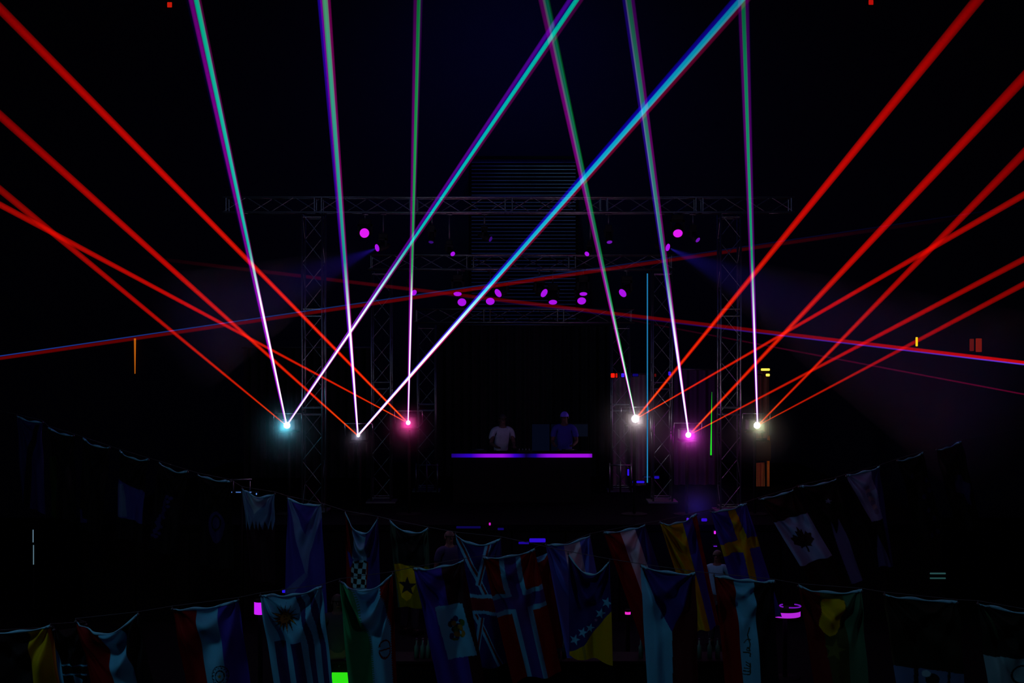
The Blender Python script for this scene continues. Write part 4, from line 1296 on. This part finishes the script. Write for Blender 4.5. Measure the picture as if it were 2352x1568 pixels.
def f10(u, v, x, y, p):
    p(u >= 0, NAV)
    p(inpoly(x, y, [(1410, 1392), (1380, 1432), (1343, 1480), (1304, 1498), (1304, 1540), (1415, 1540)]), YEL)
    p(inpoly(x, y, [(1336, 1484), (1343, 1480), (1348, 1520), (1343, 1520)]), OLV)
    for cx_, cy_, r_ in ((1320, 1467, 13), (1338, 1451, 12), (1356, 1443, 11), (1379, 1408, 13), (1394, 1384, 13)):
        p(star(x, y, cx_, cy_, r_, rot=-1.3), WHT)
    p(star(x, y, 1369, 1424, 5), (0.2, 0.15, 0.3))
flag((1305, 1272), (1400, 1288), (1308, 1506), (1407, 1524), 38, zY, f10, 'navy and yellow flag with a diagonal row of white stars', cowl=1.2, N=(130, 230))


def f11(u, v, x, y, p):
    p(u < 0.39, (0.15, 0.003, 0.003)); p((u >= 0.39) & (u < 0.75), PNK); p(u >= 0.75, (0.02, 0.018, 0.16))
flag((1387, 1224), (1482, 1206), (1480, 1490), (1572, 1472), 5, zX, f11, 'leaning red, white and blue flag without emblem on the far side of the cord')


def f12(u, v, x, y, p):
    p(u >= 0, DRD)
    p(inpoly(x, y, [(1460, 1295), (1474, 1303), (1510, 1388), (1544, 1450), (1546, 1620), (1470, 1620)]), WHT)
    p(inpoly(x, y, [(1474, 1298), (1600, 1298), (1598, 1320), (1544, 1452), (1510, 1390)]), (0.022, 0.020, 0.20))
flag((1472, 1300), (1596, 1317), (1487, 1592), (1606, 1590), 7, zY, f12, 'white flag with a dark blue triangle hanging from its top edge', folds=2.0)


def f13(u, v, x, y, p):
    p(u < 0.62, YEL); p((u >= 0.62) & (u < 0.88), BLU); p(u >= 0.88, RED)
flag((1515, 1200), (1600, 1182), (1597, 1454), (1652, 1438), 10, zX, f13, 'yellow, blue and red striped flag leaning above the bar', cowl=1.0)


def f14(u, v, x, y, p):
    p(u >= 0, BLU)
    p(inpoly(x, y, [(1645, 1252), (1760, 1225), (1766, 1250), (1650, 1280)]), YEL)
    p(inpoly(x, y, [(1670, 1170), (1689, 1168), (1717, 1240), (1742, 1345), (1765, 1430), (1748, 1430), (1724, 1340), (1704, 1262)]), YEL)
flag((1632, 1175), (1715, 1157), (1706, 1432), (1797, 1418), 4, zX, f14, 'blue flag with a yellow cross', cowl=0.5)


def f15(u, v, x, y, p):
    p(u < 0.34, RED); p((u >= 0.34) & (u < 0.66), WHT); p(u >= 0.66, BLK)
    g_ = (0.012, 0.055, 0.035)
    for L_ in ((1722, 1440, 1716, 1456, 3), (1716, 1456, 1722, 1478, 3), (1707, 1475, 1714, 1466, 2.5), (1714, 1466, 1724, 1468, 3), (1722, 1478, 1720, 1488, 3),
               (1716, 1484, 1722, 1492, 3), (1716, 1484, 1714, 1492, 2.5), (1714, 1492, 1722, 1493, 2.5), (1706, 1496, 1722, 1497, 3.5), (1722, 1497, 1722, 1507, 3),
               (1712, 1518, 1722, 1524, 2.5), (1712, 1524, 1722, 1530, 2.5), (1722, 1520, 1722, 1546, 3.5), (1708, 1532, 1722, 1534, 2.5), (1706, 1539, 1722, 1540, 3), (1703, 1546, 1722, 1547, 3)):
        p(line(x, y, *L_), g_)
flag((1640, 1322), (1778, 1335), (1668, 1592), (1790, 1590), 4, zY, f15, 'red, white and black flag with dark script down its white stripe', N=(130, 230))


def f16(u, v, x, y, p):
    p(u >= 0, (0.010, 0.003, 0.004))
    p((v > 0.22) & (v < 0.655), (0.16, 0.28, 0.50))
    cx_, cy_ = 1844, 1238
    lf = [(0, -30), (4, -20), (9, -22), (8, -9), (16, -15), (18, -9), (26, -8), (22, 0), (25, 5), (12, 14), (13, 19), (2, 16), (2, 30), (-2, 30), (-2, 16), (-13, 19), (-12, 14), (-25, 5), (-22, 0), (-26, -8), (-18, -9), (-16, -15), (-8, -9), (-9, -22), (-4, -20)]
    sh = 0.55
    p(inpoly(x, y, [(cx_ + a_ * 0.9 + b_ * sh, cy_ + b_ * 1.0 - a_ * 0.28) for a_, b_ in lf]), (0.012, 0.006, 0.012))
flag((1745, 1147), (1822, 1125), (1884, 1380), (1960, 1352), 4, zX, f16, 'pale flag with a dark maple leaf between dark bands')


def f17(u, v, x, y, p):
    p(inpoly(x, y, [(1905, 1192), (1922, 1226), (1926, 1190), (1950, 1240), (1970, 1300), (1982, 1338), (1956, 1340), (1930, 1270)]), (0.08, 0.12, 0.28))
    p(star(x, y, 1901, 1150, 7), (0.12, 0.12, 0.22))
flag((1835, 1118), (1920, 1100), (1940, 1345), (2015, 1325), 4, zX, f17, 'black flag with a narrow pale forked stripe, next to the maple leaf one', dz=0.2)


def f18(u, v, x, y, p):
    p(u > 0.86, (0.02, 0.02, 0.12))
    p(inpoly(x, y, [(1940, 1088), (2000, 1075), (2030, 1190), (2003, 1198)]), (0.15, 0.20, 0.38))
    p(inpoly(x, y, [(1998, 1070), (2022, 1066), (2034, 1188), (2028, 1190)]), DBL)
    for k_ in range(7):
        p(ring(x, y, 1992 + k_ * 3.5, 1120 + k_ * 9, 5, 7), (0.22, 0.17, 0.24) if k_ % 2 else (0.10, 0.10, 0.22))
    p(inpoly(x, y, [(2017, 1228), (2014, 1300), (2048, 1301)]), (0.06, 0.10, 0.26))
flag((1945, 1093), (2020, 1072), (2014, 1305), (2052, 1302), 3, zX, f18, 'pale flag with a greyish emblem high on the cord, beyond the black forked one')


def f19(u, v, x, y, p):
    p(u < 0.32, (0.09, 0.003, 0.003)); p((u >= 0.32) & (u < 0.72), (0.035, 0.05, 0.012)); p(u >= 0.70, (0.03, 0.13, 0.07))
    p(inpoly(x, y, [(1889, 1374), (1938, 1378), (1932, 1440), (1920, 1456), (1906, 1462), (1893, 1453), (1882, 1438)]), (0.40, 0.36, 0.0))
    p(star(x, y, 1917, 1493, 26, rot=-1.4), (0.08, 0.11, 0.02))
flag((1833, 1345), (1981, 1358), (1880, 1612), (1996, 1612), 10, zY, f19, 'dark red and green flag with a yellow shield', cowl=0.5)


def f20(u, v, x, y, p):
    p(u >= 0, (0.006, 0.008, 0.004)); p(u < 0.03, (0.03, 0.03, 0.012))
    p((y > 1528 + (x - 2056) * 0.12) & (x > 2050), (0.06, 0.14, 0.30))
    p(ring(x, y, 2142, 1560, 16, 14), BLK); p((abs(x - 2104) < 6) & (y > 1530), BLK); p(ring(x, y, 2128, 1547, 10, 8), (0.20, 0.45, 0.55)); p((abs(x - 2180) < 3) & (y > 1530), BLK)
flag((2031, 1365), (2200, 1384), (2064, 1625), (2222, 1640), 4, zY, f20, 'black flag with a pale blue lower band and dark figures')


def f21(u, v, x, y, p):
    p(u >= 0, (0.005, 0.010, 0.008)); p(inpoly(x, y, [(2262, 1400), (2268, 1405), (2296, 1470), (2288, 1462)]), DGN)
    p(y > 1504 + (x - 2266) * 0.12, (0.14, 0.36, 0.42))
    p(ring(x, y, 2352, 1552, 26, 24, 0.2), BLK)
flag((2247, 1386), (2400, 1412), (2276, 1645), (2425, 1655), 5, zY, f21, 'dark flag with a pale lower half at the near end of the other cord')


def f22(u, v, x, y, p):
    p(u >= 0, (0.014, 0.014, 0.10)); p(inpoly(x, y, [(80, 975), (92, 975), (70, 1060), (66, 1180), (55, 1180), (60, 1050)]), BLK)
flag((40, 955), (97, 970), (55, 1160), (103, 1180), 4, zY, f22, 'faint blue flag with a black slash, highest on the far cord', dz=0)


def f23(u, v, x, y, p):
    p((x > 114) & (x < 128) & (y > 1048), (0.01, 0.03, 0.006))
flag((112, 982), (170, 1000), (118, 1185), (172, 1200), 5, zY, f23, 'black flag with a dim green stripe')


def f24(u, v, x, y, p):
    p(inpoly(x, y, [(178, 1170), (190, 1170), (192, 1188), (203, 1192), (202, 1199), (184, 1199)]), DBL)
flag((192, 1007), (252, 1028), (176, 1212), (232, 1228), 6, zY, f24, 'almost black flag with a small dim blue corner mark')


def f25(u, v, x, y, p):
    p(x < 262, (0.012, 0.012, 0.07))
    p(inpoly(x, y, [(260, 1085), (290, 1112), (334, 1130), (328, 1202), (296, 1193), (272, 1184)]), (0.025, 0.035, 0.20)); p(inpoly(x, y, [(270, 1108), (284, 1110), (292, 1186), (274, 1184)]), (0.06, 0.12, 0.24))
flag((275, 1036), (340, 1056), (264, 1235), (326, 1248), 8, zY, f25, 'dark flag with a dim pale blue square in its middle')


def f26(u, v, x, y, p):
    rr = random.Random(8)
    for k_ in range(26):
        p(ring(x, y, 388 - k_ * 1.3 + rr.uniform(-7, 7), 1140 + k_ * 3.7, 5, 4), (0.020, 0.020, 0.11))
flag((365, 1063), (432, 1083), (340, 1262), (405, 1275), 8, zY, f26, 'dark flag with a mottled dim blue band down it')


def f27(u, v, x, y, p):
    p(ring(x, y, 496, 1206, 19, 31, 0.38), (0.02, 0.02, 0.11)); p(ring(x, y, 498, 1216, 15, 30), (0.02, 0.02, 0.10)); p(ring(x, y, 497, 1216, 3, 4), BLK); p(ring(x, y, 497, 1200, 12, 18, 0.25), BLK)
flag((455, 1090), (530, 1106), (462, 1300), (538, 1310), 4, zY, f27, 'black flag with a dim blue oval emblem')


def f28(u, v, x, y, p):
    p(u >= 0, MAR)
    sr = 1195 + 22 * abs(((u * 6.5) % 1) * 2 - 1)
    p(y < sr, (0.07, 0.16, 0.30)); p((u < 0.12) & (y < sr), (0.09, 0.22, 0.34)); p(inpoly(x, y, [(566, 1130), (582, 1182), (622, 1142), (600, 1146)]), (0.17, 0.34, 0.42))  # fold light and shade painted as paler patches in the white part
flag((556, 1122), (631, 1134), (575, 1330), (632, 1342), 12, zY, f28, 'flag with a pale upper part ending in a serrated edge', cowl=1.0)


def f29(u, v, x, y, p):
    p(u >= 0, (0.03, 0.03, 0.27))
    wc = (0.09, 0.19, 0.40)
    p(inpoly(x, y, [(660, 1140), (668, 1146), (700, 1228), (724, 1168), (738, 1158), (738, 1190), (712, 1270), (706, 1320), (700, 1318), (690, 1280)]), wc)
    p(inpoly(x, y, [(700, 1315), (708, 1322), (676, 1360), (650, 1362), (662, 1348)]), (0.06, 0.12, 0.32))
flag((661, 1143), (737, 1160), (655, 1402), (752, 1405), 7, zY, f29, 'blue flag with a pale Y-shaped cross, above the flag with the sun', cowl=0.5)


def f30(u, v, x, y, p):
    p(u < 0.22, (0.12, 0.003, 0.004)); p((u >= 0.22) & (u < 0.62), (0.10, 0.28, 0.42)); p(u >= 0.60, (0.022, 0.02, 0.17))
    p(inpoly(x, y, [(797, 1266), (815, 1282), (803, 1306)]), BLU)
    cx0, cy0 = 806, 1290
    sel = inpoly(x, y, [(812, 1286), (846, 1292), (842, 1350), (806, 1348), (806, 1310)])
    ch = ((np.floor((x - cx0 + (y - cy0) * 0.08) / 9) + np.floor((y - cy0 - (x - cx0) * 0.15) / 12)) % 2) == 0
    p(sel, (0.20, 0.55, 0.62)); p(sel & ch, BLK); p(sel & (x > 841), RED)
flag((793, 1177), (868, 1190), (796, 1400), (876, 1402), 42, zY, f30, 'red, white and blue flag with a checkered shield', cowl=1.6, N=(120, 220))


def f31(u, v, x, y, p):
    p(u >= 0, (0.006, 0.010, 0.010)); p((u < 0.14) | (u > 0.86), (0.03, 0.07, 0.05))
    p(inpoly(x, y, [(905, 1293), (950, 1300), (990, 1304), (968, 1398), (918, 1398)]), (0.14, 0.15, 0.0))
    p(inpoly(x, y, [(906, 1294), (935, 1298), (952, 1308), (956, 1340), (944, 1372), (934, 1380), (922, 1372), (914, 1335)]), (0.42, 0.36, 0.0))
    p(star(x, y, 936, 1345, 23, inner=0.42), (0.01, 0.014, 0.02))
flag((895, 1198), (983, 1215), (914, 1392), (992, 1402), 16, zY, f31, 'dark green and yellow flag with a black star', cowl=0.8)


def f32(u, v, x, y, p):
    rr = random.Random(2)
    for k_ in range(9):
        p(ring(x, y, rr.uniform(2090, 2160), rr.uniform(1080, 1230), 5, 6), (0.012, 0.012, 0.07))
flag((2062, 1058), (2120, 1040), (2110, 1250), (2170, 1232), 4, zX, f32, 'black flag with scattered faint blue specks')


def f33(u, v, x, y, p):
    p(inpoly(x, y, [(2195, 1090), (2206, 1088), (2212, 1105), (2228, 1110), (2226, 1140), (2232, 1160), (2222, 1156), (2214, 1134), (2196, 1130)]), (0.018, 0.018, 0.09))
flag((2150, 1032), (2210, 1014), (2196, 1225), (2256, 1208), 4, zX, f33, 'black flag with one faint blue figure')

# the two cords, tied off to the side walls
for key, lab in (('zX', 'thin cord rising from the near flags towards the maple leaf flag'), ('zY', 'thin cord running from the far faint flags down to the near green ones')):
    pts = sorted([p_ for pr in tops[key] for p_ in pr], key=lambda a_: a_.x)
    a_, b_ = pts[0], pts[1]
    first = pts[0]; last = pts[-1]
    d0 = (last - first).normalized()
    pa = first + d0 * ((-HX + 0.01 - first.x) / d0.x); pb = last + d0 * ((HX - 0.01 - last.x) / d0.x)
    pa.z = max(0.6, first.z + (pa.z - first.z)); pb.z = max(0.6, pb.z)
    seq = [pa] + pts + [pb]
    c = MB()
    for i in range(len(seq) - 1):
        c.tube(seq[i], seq[i + 1], 0.004, 6, cap=False)
    tag(c.build('bunting_rope', M['rope'], None, True), lab, 'cord', 'cords carrying the flags')
